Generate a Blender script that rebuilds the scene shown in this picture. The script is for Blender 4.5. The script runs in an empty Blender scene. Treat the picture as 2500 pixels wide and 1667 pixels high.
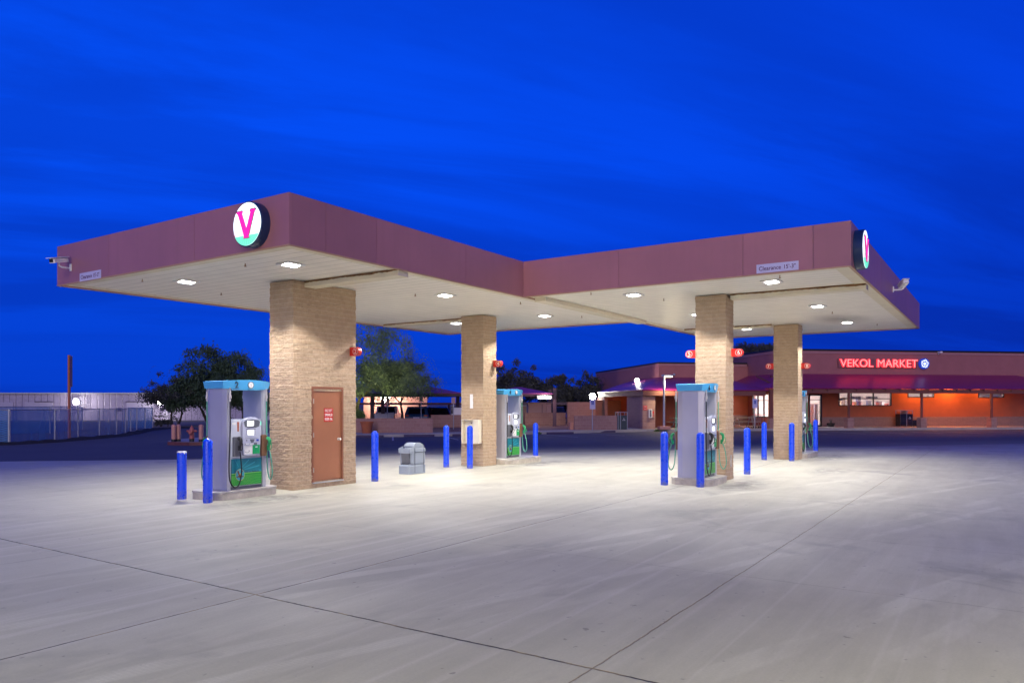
import bpy, math, random
import numpy as np
from mathutils import Vector, Matrix, noise
random.seed(7); rng = np.random.default_rng(7)
PI = math.pi
sc = bpy.context.scene
col = sc.collection
TH = math.radians(33.47); CT, ST = math.cos(TH), math.sin(TH)
CAMH = 1.905
def cam2w(lat, dep):            # metres to the right of / ahead of the tripod -> world x, y
    return (lat*ST + dep*CT, -lat*CT + dep*ST)
RV = math.radians(-56.53)       # heading of "to the right" as seen from the tripod

# ------------------------------------------------------------------ mesh builder
class MB:
    def __init__(s): s.v=[]; s.f=[]; s.mi=[]; s.uv=None
    def add(s, vs, fs, mi=0):
        o=len(s.v); s.v.extend([tuple(p) for p in vs]); s.f.extend([tuple(i+o for i in f) for f in fs]); s.mi.extend([mi]*len(fs)); return s
    def box(s, x0,y0,z0,x1,y1,z1, mi=0):
        if x0>x1: x0,x1=x1,x0
        if y0>y1: y0,y1=y1,y0
        if z0>z1: z0,z1=z1,z0
        return s.add([(x0,y0,z0),(x1,y0,z0),(x1,y1,z0),(x0,y1,z0),(x0,y0,z1),(x1,y0,z1),(x1,y1,z1),(x0,y1,z1)],
              [(0,3,2,1),(4,5,6,7),(0,1,5,4),(1,2,6,5),(2,3,7,6),(3,0,4,7)], mi)
    def rbox(s, x0,y0,z0,x1,y1,z1, r=.02, mi=0):   # box with chamfered vertical edges and top edge
        pl=[(x0+r,y0),(x1-r,y0),(x1,y0+r),(x1,y1-r),(x1-r,y1),(x0+r,y1),(x0,y1-r),(x0,y0+r)]
        cx,cy=(x0+x1)/2,(y0+y1)/2
        def ins(p): return (p[0]+(r if p[0]<cx else -r), p[1]+(r if p[1]<cy else -r))
        v=[(a,b,z0) for a,b in pl]+[(a,b,z1-r) for a,b in pl]+[(*ins(p),z1) for p in pl]
        n=8; f=[tuple(range(n-1,-1,-1)), tuple(range(16,24))]
        for k in range(2):
            for i in range(n): j=(i+1)%n; f.append((k*n+i,k*n+j,(k+1)*n+j,(k+1)*n+i))
        return s.add(v,f,mi)
    def prism(s, poly, axis, a, b, mi=0):   # poly in the other two axes, extruded along axis a..b
        n=len(poly)
        def P(p,q):
            if axis=='x': return (q,p[0],p[1])
            if axis=='y': return (p[0],q,p[1])
            return (p[0],p[1],q)
        v=[P(p,a) for p in poly]+[P(p,b) for p in poly]
        f=[tuple(range(n)),tuple(range(2*n-1,n-1,-1))]
        for i in range(n): j=(i+1)%n; f.append((i,i+n,j+n,j))
        return s.add(v,f,mi)
    def cyl(s, p0,p1,r0,r1=None,n=12,mi=0,cap=True):
        r1=r0 if r1 is None else r1
        p0=Vector(p0);p1=Vector(p1);d=(p1-p0).normalized()
        a=d.orthogonal().normalized();b=d.cross(a)
        v=[];
        for p,r in ((p0,r0),(p1,r1)):
            for i in range(n): t=2*PI*i/n; v.append(p+a*(r*math.cos(t))+b*(r*math.sin(t)))
        f=[(i,(i+1)%n,n+(i+1)%n,n+i) for i in range(n)]
        if cap: f+= [tuple(range(n-1,-1,-1)),tuple(range(n,2*n))]
        return s.add(v,f,mi)
    def tube(s, pts, r, n=8, mi=0):
        pts=[Vector(p) for p in pts]; rs=r if isinstance(r,(list,tuple)) else [r]*len(pts)
        v=[];f=[]; a=None
        for i,p in enumerate(pts):
            d=(pts[min(i+1,len(pts)-1)]-pts[max(i-1,0)]).normalized()
            if a is None: a=d.orthogonal().normalized()
            else:
                a=(a-d*a.dot(d)); a=a.normalized() if a.length>1e-6 else d.orthogonal().normalized()
            b=d.cross(a)
            for k in range(n): t=2*PI*k/n; v.append(p+a*(rs[i]*math.cos(t))+b*(rs[i]*math.sin(t)))
        for i in range(len(pts)-1):
            for k in range(n): f.append((i*n+k,i*n+(k+1)%n,(i+1)*n+(k+1)%n,(i+1)*n+k))
        f.append(tuple(range(n-1,-1,-1))); f.append(tuple(range((len(pts)-1)*n,len(pts)*n)))
        return s.add(v,f,mi)
    def lathe(s, prof, n=20, c=(0,0,0), mi=0, axis='z'):
        v=[];f=[];m=len(prof)
        for i in range(n):
            t=2*PI*i/n
            for r,z in prof:
                x,y=r*math.cos(t),r*math.sin(t)
                if axis=='z': v.append((c[0]+x,c[1]+y,c[2]+z))
                elif axis=='y': v.append((c[0]+x,c[1]-z,c[2]+y))
                else: v.append((c[0]-z,c[1]+x,c[2]+y))
        for i in range(n):
            j=(i+1)%n
            for k in range(m-1): f.append((i*m+k,j*m+k,j*m+k+1,i*m+k+1))
        f.append(tuple(i*m for i in range(n-1,-1,-1))); f.append(tuple(i*m+m-1 for i in range(n)))
        return s.add(v,f,mi)
    def ob(s, name, mats, parent=None, smooth=None, bevel=0, loc=None):
        me=bpy.data.meshes.new(name); me.from_pydata([tuple(p) for p in s.v],[],s.f); 
        if not isinstance(mats,(list,tuple)): mats=[mats]
        for m in mats: me.materials.append(m)
        if any(s.mi): me.polygons.foreach_set('material_index',s.mi)
        if smooth is not None:
            me.polygons.foreach_set('use_smooth',[True]*len(me.polygons)); me.set_sharp_from_angle(angle=math.radians(smooth))
        me.update(); me.validate()
        o=bpy.data.objects.new(name,me); col.objects.link(o)
        if parent: o.parent=parent
        if loc: o.location=loc
        if bevel:
            b=o.modifiers.new('bevel','BEVEL'); b.width=bevel; b.segments=2; b.limit_method='ANGLE'; b.angle_limit=math.radians(40)
        return o

def tag(o,label=None,cat=None,group=None,kind=None):
    if label: o['label']=label
    if cat: o['category']=cat
    if group: o['group']=group
    if kind: o['kind']=kind
    return o
def thing(name,label,cat,loc=(0,0,0),rz=0,group=None):
    o=bpy.data.objects.new(name,None); o.empty_display_size=.2; col.objects.link(o)
    o.location=loc; o.rotation_euler=(0,0,rz); return tag(o,label,cat,group)
def dup(src,loc,rz,label):
    r=src.copy(); col.objects.link(r); r.location=loc; r.rotation_euler=(0,0,rz); r['label']=label
    def rec(a,b):
        for ch in a.children:
            c=ch.copy(); col.objects.link(c); c.parent=b; rec(ch,c)
    rec(src,r); return r

# ------------------------------------------------------------------ materials
def mat(name,c,rough=.6,metal=0,var=.12,vs=3,bump=0,bs=20,emit=None,es=0,spec=.5,coat=0,alpha=None,trans=0):
    m=bpy.data.materials.new(name); m.use_nodes=True; nt=m.node_tree; N=nt.nodes; L=nt.links
    p=N['Principled BSDF']; p.inputs['Roughness'].default_value=rough; p.inputs['Metallic'].default_value=metal
    p.inputs['Specular IOR Level'].default_value=spec; p.inputs['Coat Weight'].default_value=coat
    p.inputs['Base Color'].default_value=(*c,1)
    if trans: p.inputs['Transmission Weight'].default_value=trans
    if alpha is not None: p.inputs['Alpha'].default_value=alpha
    if emit: p.inputs['Emission Color'].default_value=(*emit,1); p.inputs['Emission Strength'].default_value=es
    if var:
        tc=N.new('ShaderNodeTexCoord'); n=N.new('ShaderNodeTexNoise'); n.inputs['Scale'].default_value=vs; n.inputs['Detail'].default_value=6
        n.inputs['Roughness'].default_value=.65
        L.new(tc.outputs['Object'],n.inputs['Vector'])
        r=N.new('ShaderNodeMapRange'); r.inputs[1].default_value=.3; r.inputs[2].default_value=.7; r.inputs[3].default_value=1-var; r.inputs[4].default_value=1+var
        L.new(n.outputs['Fac'],r.inputs[0])
        x=N.new('ShaderNodeVectorMath'); x.operation='SCALE'; x.inputs[0].default_value=c; L.new(r.outputs[0],x.inputs['Scale']); L.new(x.outputs[0],p.inputs['Base Color'])
        rr=N.new('ShaderNodeMapRange'); rr.inputs[3].default_value=max(.03,rough-.08); rr.inputs[4].default_value=min(1,rough+.08); L.new(n.outputs['Fac'],rr.inputs[0]); L.new(rr.outputs[0],p.inputs['Roughness'])
    if bump:
        tc=N.new('ShaderNodeTexCoord'); n=N.new('ShaderNodeTexNoise'); n.inputs['Scale'].default_value=bs; n.inputs['Detail'].default_value=5
        L.new(tc.outputs['Object'],n.inputs['Vector']); b=N.new('ShaderNodeBump'); b.inputs['Strength'].default_value=bump; b.inputs['Distance'].default_value=.02
        L.new(n.outputs['Fac'],b.inputs['Height']); L.new(b.outputs[0],p.inputs['Normal'])
    return m

class NT:   # tiny node helper
    def __init__(s,m): s.nt=m.node_tree; s.N=s.nt.nodes; s.L=s.nt.links
    def put(s,inp,x):
        if isinstance(x,(int,float)): inp.default_value=x
        elif isinstance(x,tuple): inp.default_value=x if len(x)==len(inp.default_value) else (*x,1)
        else: s.L.new(x,inp)
    def math(s,op,a,b=0,c=0,clamp=False):
        n=s.N.new('ShaderNodeMath'); n.operation=op; n.use_clamp=clamp
        s.put(n.inputs[0],a); s.put(n.inputs[1],b); s.put(n.inputs[2],c); return n.outputs[0]
    def noise(s,vec,scale,detail=5,rough=.55,dist=0):
        n=s.N.new('ShaderNodeTexNoise'); s.put(n.inputs['Vector'],vec); n.inputs['Scale'].default_value=scale; n.inputs['Detail'].default_value=detail
        n.inputs['Roughness'].default_value=rough; n.inputs['Distortion'].default_value=dist; return n.outputs['Fac']
    def rng(s,x,a,b,c,d,clamp=True,smooth=False):
        n=s.N.new('ShaderNodeMapRange'); n.clamp=clamp
        if smooth: n.interpolation_type='SMOOTHSTEP'
        for i,q in enumerate((x,a,b,c,d)): s.put(n.inputs[i],q)
        return n.outputs[0]
    def mix(s,f,a,b,mode='MIX'):
        n=s.N.new('ShaderNodeMix'); n.data_type='RGBA'; n.blend_type=mode
        s.put(n.inputs['Factor'],f); s.put(n.inputs['A'],a); s.put(n.inputs['B'],b); return n.outputs['Result']
    def obj(s):
        return s.N.new('ShaderNodeTexCoord').outputs['Object']
    def sep(s,v):
        n=s.N.new('ShaderNodeSeparateXYZ'); s.put(n.inputs[0],v); return n.outputs
    def comb(s,x,y,z=0):
        n=s.N.new('ShaderNodeCombineXYZ'); s.put(n.inputs[0],x); s.put(n.inputs[1],y); s.put(n.inputs[2],z); return n.outputs[0]
    def rot(s,v,a,sc=(1,1,1)):
        n=s.N.new('ShaderNodeMapping'); s.put(n.inputs['Vector'],v); n.inputs['Rotation'].default_value=(0,0,a); n.inputs['Scale'].default_value=sc; return n.outputs[0]
    def bump(s,h,st,dist,nrm=None):
        n=s.N.new('ShaderNodeBump'); n.inputs['Strength'].default_value=st; n.inputs['Distance'].default_value=dist; s.put(n.inputs['Height'],h)
        if nrm is not None: s.L.new(nrm,n.inputs['Normal'])
        return n.outputs[0]
def newmat(name):
    m=bpy.data.materials.new(name); m.use_nodes=True; h=NT(m); return m,h,h.N['Principled BSDF']

def concrete_pad():
    m,h,p=newmat('concrete_pad'); o=h.obj(); x,y,z=h.sep(o)[:3]
    big=h.noise(o,.16,4,.6); mid=h.noise(o,.9,6,.65); fine=h.noise(o,45,4,.7)
    st=h.noise(h.rot(o,math.radians(18.7),(.25,2.2,1)),1.0,5,.65,.6)      # trowel / wheel streaks
    st2=h.noise(h.rot(o,math.radians(18.7),(.05,5.0,1)),1.0,3,.5,.3)
    st3=h.noise(h.rot(o,0,(.35,1.6,1)),1.3,6,.7,.4)
    base=h.mix(h.rng(big,.35,.65,0,1),(.45,.43,.335,1),(.53,.51,.41,1))
    base=h.mix(h.rng(mid,.3,.75,0,.5),base,(.37,.355,.31,1))
    base=h.mix(h.rng(st,.42,.7,0,.42),base,(.60,.58,.48,1))
    base=h.mix(h.math('MULTIPLY',h.rng(st2,.53,.7,0,.4),h.rng(x,9,14,1,0)),base,(.70,.66,.60,1))
    base=h.mix(h.rng(st3,.5,.75,0,.4),base,(.33,.31,.27,1))
    q=h.math('ADD',h.math('MULTIPLY',y,.947),h.math('MULTIPLY',x,.3206)); al=h.math('SUBTRACT',h.math('MULTIPLY',x,.947),h.math('MULTIPLY',y,.3206))
    q=h.math('ADD',q,h.math('MULTIPLY',h.math('SUBTRACT',h.noise(o,.25,2),.5),.5)); trk=None
    for c_,w_ in ((5.83,.13),(5.28,.11),(7.64,.13),(7.1,.10),(3.3,.14),(2.7,.12),(9.6,.12)):
        g_=h.rng(h.math('ABSOLUTE',h.math('SUBTRACT',q,c_)),w_*.7,w_,1,0); trk=g_ if trk is None else h.math('MAXIMUM',trk,g_)
    tread=h.rng(h.math('SINE',h.math('ADD',h.math('MULTIPLY',al,150),h.math('MULTIPLY',q,60))),-.5,.6,.75,1)
    trk=h.math('MULTIPLY',h.math('MULTIPLY',trk,tread),h.rng(h.noise(h.rot(o,math.radians(18.7),(.25,1,1)),1.1,5,.7),.42,.62,0,.55))
    base=h.mix(trk,base,(.68,.66,.56,1))
    # oil and rust stains
    s1=h.noise(o,.55,5,.6,.8); base=h.mix(h.rng(s1,.60,.72,0,.5),base,(.23,.22,.20,1))
    s2=h.noise(h.rot(o,1.2),1.1,5,.6,.5); base=h.mix(h.rng(s2,.67,.77,0,.45),base,(.42,.31,.22,1))
    sp=h.noise(o,9,2,.5); base=h.mix(h.rng(sp,.70,.75,0,.6),base,(.16,.15,.15,1))
    base=h.mix(h.rng(fine,.3,.7,0,.28),base,(.30,.28,.25,1))
    # drips and drive-over grime close to the pumps
    for (ux,vy,rx,ry) in ((9.8,12.3,1.6,.5),(20.4,12.5,1.8,.6),(17.6,5.2,1.5,.5),(28.6,5.3,2.2,.7),(22.8,4.2,1.3,.5)):
        dd=h.math('SQRT',h.math('ADD',h.math('POWER',h.math('DIVIDE',h.math('SUBTRACT',x,ux),rx),2),h.math('POWER',h.math('DIVIDE',h.math('SUBTRACT',y,vy),ry),2)))
        base=h.mix(h.math('MULTIPLY',h.rng(dd,.2,1.6,1,0,smooth=True),h.rng(h.noise(o,2.6,6,.7,.6),.40,.58,0,.85)),base,(.20,.19,.175,1))
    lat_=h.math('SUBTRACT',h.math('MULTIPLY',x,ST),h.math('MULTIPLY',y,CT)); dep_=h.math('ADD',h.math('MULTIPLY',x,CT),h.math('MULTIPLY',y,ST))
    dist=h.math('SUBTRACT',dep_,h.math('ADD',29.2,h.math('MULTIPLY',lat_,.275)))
    base=h.mix(h.math('MULTIPLY',h.rng(h.math('ADD',dist,h.math('MULTIPLY',h.noise(h.rot(o,0,(.3,.6,1)),1,5,.7),3)),-2.4,1.6,0,.7),h.rng(lat_,-9,-5,0,1)),base,(.16,.15,.14,1))  # pad darkened along its far edge: fading canopy light put into the colour
    wob=h.math('MULTIPLY',h.math('SUBTRACT',h.noise(o,1.2,3),.5),.05)
    wob2=h.math('MULTIPLY',h.math('SUBTRACT',h.noise(o,14,3),.5),.018)
    w=h.math('ADD',wob,wob2)
    fac=None
    for ax,c,wd,k in ((x,4.79,.014,1),(x,8.28,.006,.45),(x,11.42,.006,.5),(x,15.95,.007,.6),(x,1.1,.008,.8),(x,19.6,.006,.35),(x,24.4,.006,.35),(x,29.5,.006,.4),
                      (y,6.25,.011,.95),(y,2.47,.0085,.8),(y,9.95,.006,.5),(y,13.4,.006,.4),(y,-1.3,.007,.5),(y,18.5,.006,.4),(y,-5.2,.007,.4)):
        d=h.math('ABSOLUTE',h.math('ADD',h.math('SUBTRACT',ax,c),w))
        g=h.rng(d,wd*.45,wd*1.1,k,0)
        fac=g if fac is None else h.math('MAXIMUM',fac,g)
    dirt=h.mix(h.math('MAXIMUM',h.rng(h.noise(o,3.1,3),.5,.62,0,1),h.rng(h.math('ABSOLUTE',h.math('SUBTRACT',y,2.47)),.2,.3,.75,0)),(.035,.033,.035,1),(.27,.21,.12,1))
    base=h.mix(fac,base,dirt)
    h.put(p.inputs['Base Color'],base); h.put(p.inputs['Roughness'],h.rng(mid,.3,.7,.5,.72)); p.inputs['Specular IOR Level'].default_value=.35
    hh=h.math('SUBTRACT',h.math('ADD',h.math('MULTIPLY',fine,.12),h.math('MULTIPLY',mid,.25)),h.math('MULTIPLY',fac,1.0))
    h.put(p.inputs['Normal'],h.bump(hh,.6,.012)); return m
def asphalt():
    m,h,p=newmat('asphalt'); o=h.obj(); fine=h.noise(o,60,3,.7); mid=h.noise(o,.35,5,.6); st=h.noise(h.rot(o,math.radians(60),(.12,1.5,1)),1,5,.6,.4)
    b=h.mix(h.rng(mid,.3,.7,0,1),(.058,.056,.075,1),(.085,.080,.10,1)); b=h.mix(h.rng(st,.5,.75,0,.6),b,(.085,.08,.08,1))
    b=h.mix(h.rng(fine,.35,.7,0,.4),b,(.10,.1,.1,1))
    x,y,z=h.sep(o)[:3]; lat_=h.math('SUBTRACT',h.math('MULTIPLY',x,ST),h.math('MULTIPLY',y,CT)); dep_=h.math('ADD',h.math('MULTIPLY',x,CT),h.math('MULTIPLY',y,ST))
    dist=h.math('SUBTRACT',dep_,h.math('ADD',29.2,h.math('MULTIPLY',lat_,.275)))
    b=h.mix(h.math('MULTIPLY',h.rng(h.math('ADD',dist,h.math('MULTIPLY',h.noise(h.rot(o,0,(.3,.6,1)),1,5,.7),3)),1,5.5,.8,0),h.rng(lat_,-9,-5,0,1)),b,(.22,.205,.19,1))  # asphalt lightened beside the pad: soft spill of canopy light painted in
    h.put(p.inputs['Base Color'],b); p.inputs['Roughness'].default_value=.82; h.put(p.inputs['Normal'],h.bump(fine,.5,.01)); return m
def split_face():
    m,h,p=newmat('split_face_block'); uvn=h.N.new('ShaderNodeUVMap'); uv=uvn.outputs[0]; o=h.obj()
    br=h.N.new('ShaderNodeTexBrick'); h.put(br.inputs['Vector'],uv); br.inputs['Scale'].default_value=1; br.inputs['Brick Width'].default_value=.4064; br.inputs['Row Height'].default_value=.1016
    br.inputs['Mortar Size'].default_value=.006; br.inputs['Mortar Smooth'].default_value=.3; br.inputs['Color1'].default_value=(0,0,0,1); br.inputs['Color2'].default_value=(1,1,1,1); br.inputs['Mortar'].default_value=(.5,.5,.5,1)
    n1=h.noise(o,7,6,.7); n2=h.noise(o,55,4,.7); n3=h.noise(o,.8,3,.5)
    b=h.mix(h.rng(n1,.3,.7,0,1),(.43,.31,.20,1),(.56,.415,.275,1)); b=h.mix(h.math('MULTIPLY',br.outputs['Color'],.25),b,(.33,.235,.17,1))
    b=h.mix(h.rng(n2,.55,.7,0,.5),b,(.22,.155,.11,1)); b=h.mix(h.rng(n3,.35,.65,0,.25),b,(.43,.31,.23,1))
    rowz=h.math('FRACT',h.math('DIVIDE',h.sep(uv)[1],.1016)); hl=h.rng(h.math('ABSOLUTE',h.math('SUBTRACT',rowz,.5)),.43,.48,0,1)
    hl=h.math('MULTIPLY',hl,h.rng(n1,.3,.6,.35,.8))
    b=h.mix(h.math('MAXIMUM',hl,h.math('MULTIPLY',br.outputs['Fac'],.22)),b,(.62,.52,.40,1))
    h.put(p.inputs['Base Color'],b); p.inputs['Roughness'].default_value=.9; p.inputs['Specular IOR Level'].default_value=.2
    hh=h.math('ADD',h.math('MULTIPLY',n1,.5),h.math('ADD',h.math('MULTIPLY',n2,.35),h.math('MULTIPLY',br.outputs['Fac'],-.3)))
    h.put(p.inputs['Normal'],h.bump(hh,.8,.03)); return m
def cmu(name,c1,c2,mort,bw=.4,rh=.2,ms=.008):
    m,h,p=newmat(name); o=h.obj(); x,y,z=h.sep(o)[:3]; v=h.comb(h.math('ADD',x,y),z)
    br=h.N.new('ShaderNodeTexBrick'); h.put(br.inputs['Vector'],v); br.inputs['Scale'].default_value=1; br.inputs['Brick Width'].default_value=bw; br.inputs['Row Height'].default_value=rh
    br.inputs['Mortar Size'].default_value=ms; br.inputs['Color1'].default_value=(*c1,1); br.inputs['Color2'].default_value=(*c2,1); br.inputs['Mortar'].default_value=(*mort,1)
    n=h.noise(o,5,6,.7); b=h.mix(h.rng(n,.3,.75,0,.35),br.outputs['Color'],tuple(q*.6 for q in c1)+(1,))
    h.put(p.inputs['Base Color'],b); p.inputs['Roughness'].default_value=.9; p.inputs['Specular IOR Level'].default_value=.2
    h.put(p.inputs['Normal'],h.bump(h.math('SUBTRACT',h.math('MULTIPLY',n,.4),h.math('MULTIPLY',br.outputs['Fac'],.6)),.5,.02)); return m
def stripes(name,c,axis,period,w,rough=.5,depth=.01,dark=.45,var=.06,metal=0,wave=False):
    m,h,p=newmat(name); o=h.obj(); q=h.sep(o)[axis]
    fr=h.math('FRACT',h.math('DIVIDE',q,period)); d=h.math('ABSOLUTE',h.math('SUBTRACT',fr,.5))
    g=h.rng(d,.5-w/period,.5-w/period*.3,0,1)
    n=h.noise(o,1.7,5,.6); base=h.mix(h.rng(n,.3,.7,0,1),tuple(k*(1-var) for k in c)+(1,),tuple(k*(1+var) for k in c)+(1,))
    base=h.mix(g,base,tuple(k*dark for k in c)+(1,))
    h.put(p.inputs['Base Color'],base); p.inputs['Roughness'].default_value=rough; p.inputs['Metallic'].default_value=metal
    hh=h.math('MULTIPLY',g,-1) if not wave else h.math('SINE',h.math('MULTIPLY',q,2*PI/period))
    h.put(p.inputs['Normal'],h.bump(hh,.7,depth)); return m

M={}
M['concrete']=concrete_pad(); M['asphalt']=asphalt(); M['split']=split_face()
M['dirt']=mat('dirt',(.13,.095,.08),.95,var=.35,vs=.4,bump=.5,bs=6)
M['berm']=mat('dark_soil',(.02,.016,.014),.95,var=.4,vs=3,bump=.8,bs=9)
M['walk']=mat('sidewalk_concrete',(.40,.37,.33),.8,var=.12,vs=1.5,bump=.2,bs=30)
M['redcurb']=mat('red_curb_paint',(.13,.04,.045),.6,var=.3,vs=4)
M['patio']=mat('patio_pavers',(.20,.10,.075),.85,var=.25,vs=2)
M['island']=mat('island_concrete',(.50,.45,.37),.6,var=.3,vs=3,bump=.2,bs=30)
M['steel']=mat('worn_steel',(.55,.52,.47),.5,.35,var=.3,vs=5)
M['fascia']=mat('plum_fascia_paint',(.36,.155,.175),.42,.0,var=.07,vs=.7,spec=.45)
h=NT(M['fascia']); p=h.N['Principled BSDF']; src=p.inputs['Base Color'].links[0].from_socket; oi=h.N.new('ShaderNodeObjectInfo').outputs['Random']
vm=h.N.new('ShaderNodeVectorMath'); vm.operation='SCALE'; h.L.new(src,vm.inputs[0]); h.put(vm.inputs['Scale'],h.rng(oi,0,1,.93,1.08)); o_=h.obj(); z_=h.sep(o_)[2]
stk=h.noise(h.rot(o_,0,(2.2,2.2,.12)),2,5,.7); h.put(p.inputs['Base Color'],h.mix(h.rng(stk,.5,.8,0,.22),vm.outputs[0],(.22,.12,.11,1)))
M['ftrim']=mat('fascia_trim',(.45,.27,.17),.5,var=.1)
M['cream']=mat('cream_steel',(.72,.65,.50),.45,var=.08,vs=2)
M['rust']=mat('rust_stain',(.22,.11,.04),.8,var=.5,vs=6)
M['ceil']=stripes('ceiling_planks',(.86,.81,.73),0,.305,.013,.42,.008,.5,.05)
h=NT(M['ceil']); p=h.N['Principled BSDF']; src=p.inputs['Base Color'].links[0].from_socket; o_=h.obj(); x_,y_,z_=h.sep(o_)[:3]
d_=h.math('SQRT',h.math('ADD',h.math('POWER',h.math('DIVIDE',h.math('SUBTRACT',x_,26.0),1.3),2),h.math('POWER',h.math('DIVIDE',h.math('SUBTRACT',y_,4.4),.7),2)))
f_=h.math('MULTIPLY',h.rng(d_,0,1.6,.75,0,smooth=True),h.rng(h.noise(o_,2.2,5,.6),.3,.7,.5,1)); h.put(p.inputs['Base Color'],h.mix(f_,src,(.10,.09,.08,1)))
M['whitep']=mat('white_paint',(.78,.77,.76),.45,var=.03)
M['lens']=mat('lamp_lens',(.9,.9,.9),.3,var=0,emit=(1,.98,.95),es=26)
M['navyrim']=mat('sign_rim_navy',(.01,.03,.10),.35,var=0)
M['signface']=mat('lit_sign_face',(.8,.9,.9),.4,var=0,emit=(.86,1,1),es=1.05)
M['signpink']=mat('lit_sign_pink',(.8,.02,.3),.4,var=0,emit=(1,.015,.32),es=.95)
M['signgreen']=mat('lit_sign_green',(.2,.7,.5),.4,var=0,emit=(.18,1,.55),es=.75)
M['signhill']=mat('lit_sign_hills',(.9,.7,.7),.4,var=0,emit=(1,.72,.78),es=.9)
M['signline']=mat('lit_sign_linework',(.1,.3,.25),.5,var=0,emit=(.06,.35,.25),es=.6)
M['clear']=mat('clearance_plate',(.56,.55,.72),.4,var=.04)
M['plumtext']=mat('plum_lettering',(.10,.015,.10),.5,var=0)
M['blue']=mat('bollard_blue',(.004,.055,.68),.27,var=.0,coat=.3)
h=NT(M['blue']); p=h.N['Principled BSDF']; o_=h.obj(); z_=h.sep(o_)[2]; n_=h.noise(o_,11,5,.7); n2_=h.noise(o_,38,4,.7)
f_=h.math('MULTIPLY',h.rng(z_,.02,.22,1,0),h.rng(n_,.4,.6,0,.75)); f2_=h.math('MULTIPLY',h.rng(n2_,.71,.76,0,.4),h.rng(z_,.1,.9,1,.1))
h.put(p.inputs['Base Color'],h.mix(f_,(.004,.062,.80,1),(.16,.16,.2,1))); h.put(p.inputs['Roughness'],h.rng(n_,.3,.7,.2,.42))
M['chip']=mat('chipped_white',(.7,.7,.7),.6,var=.1,vs=20)
M['red']=mat('sign_red',(.62,.02,.012),.35,var=.04)
M['white']=mat('sign_white',(.82,.8,.76),.4,var=0)
M['door']=mat('brown_door_paint',(.36,.14,.07),.42,var=.07,vs=1.5)
M['frame']=mat('brown_frame_paint',(.24,.085,.045),.45,var=.05)
M['alu']=mat('brushed_aluminium',(.62,.63,.66),.32,.85,var=.06,vs=2)
M['pumpgrey']=mat('pump_grey_panel',(.50,.50,.56),.33,.35,var=.05,vs=1.5)
M['pumplight']=mat('pump_light_panel',(.60,.63,.68),.4,var=.05,vs=4)
M['pumpdark']=mat('pump_dark_panel',(.12,.125,.15),.4,var=.1)
M['bezel']=mat('bezel_grey',(.50,.52,.62),.35,var=.05)
M['valance']=mat('valance_light_blue',(.075,.40,.72),.3,var=.03)
M['digit']=mat('navy_digit',(.02,.05,.10),.5,var=0)
M['black']=mat('black_rubber',(.012,.012,.014),.45,var=.1)
M['greenh']=mat('green_hose',(.10,.36,.24),.45,var=.1)
M['greennz']=mat('green_nozzle',(.012,.30,.10),.35,var=.1)
M['brownboot']=mat('brown_nozzle_boot',(.16,.075,.035),.6,var=.3)
M['chrome']=mat('chrome_fitting',(.6,.58,.55),.35,.55,var=0)
M['screen']=mat('lit_pump_screen',(.9,.9,.9),.3,var=0,emit=(.95,.97,1),es=1.6)
M['gpanel']=mat('green_label',(.0,.33,.10),.4,var=0)
M['teal']=mat('teal_graphic',(.006,.19,.25),.3,var=.12,vs=3)
M['tealpale']=mat('teal_rays',(.04,.36,.46),.3,var=0)
M['grass_g']=mat('green_graphic',(.01,.32,.04),.3,var=.06)
M['limeline']=mat('lime_rays',(.28,.62,.10),.3,var=0)
M['brown']=mat('brown_print',(.12,.025,.02),.5,var=0)
M['yellow']=mat('yellow_print',(.8,.5,.06),.5,var=0)
M['binp']=mat('grey_bin_plastic',(.27,.31,.37),.4,var=.05,vs=3)
M['bindark']=mat('dark_bin_recess',(.03,.035,.04),.6,var=.1)
# market
M['stucco']=mat('plum_stucco',(.33,.125,.13),.9,var=.08,vs=1.2,bump=.25,bs=60)
M['band']=mat('stucco_band',(.36,.17,.19),.85,var=.06)
M['cap']=mat('dark_parapet_cap',(.012,.012,.02),.5,.3,var=0)
M['awn']=stripes('plum_metal_roof',(.30,.018,.12),0,.4,.02,.38,.02,.6,.06,.2)
M['awny']=stripes('plum_metal_roof_side',(.30,.018,.12),1,.4,.02,.38,.02,.6,.06,.2)
M['beam']=mat('brown_beam_paint',(.17,.055,.04),.6,var=.1)
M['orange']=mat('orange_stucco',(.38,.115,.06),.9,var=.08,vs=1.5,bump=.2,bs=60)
M['cmu']=cmu('plum_block',(.36,.205,.17),(.42,.25,.21),(.45,.31,.26))
M['cmud']=cmu('slate_block',(.27,.17,.16),(.31,.20,.18),(.34,.25,.22),.4,.1)
M['blackf']=mat('black_frame',(.012,.012,.012),.4,var=0)
M['glass']=mat('shop_glass',(.9,.95,.95),.03,var=0,trans=1,alpha=.25)
M['inwall']=mat('shop_interior_wall',(.62,.55,.52),.8,var=.1,vs=1)
M['inlight']=mat('shop_tube_light',(1,1,1),.5,var=0,emit=(1,.96,.98),es=60)
M['neon']=mat('red_neon_letter',(.9,.05,.05),.4,var=0,emit=(1,.03,.045),es=1.9)
M['neonhot']=mat('red_neon_core',(.9,.2,.2),.4,var=0,emit=(1,.17,.15),es=2.2)
M['race']=mat('sign_raceway',(.2,.08,.09),.6,var=0)
M['emblue']=mat('emblem_blue',(.01,.03,.2),.4,var=0,emit=(.01,.05,.5),es=.7)
M['emwhite']=mat('emblem_white',(.9,.9,.9),.4,var=0,emit=(.75,.85,1),es=1.4)
M['warm']=mat('warm_lamp',(1,.6,.2),.4,var=0,emit=(1,.42,.1),es=14)
M['star']=mat('bright_lamp',(1,1,1),.4,var=0,emit=(1,.97,.85),es=90)
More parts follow.
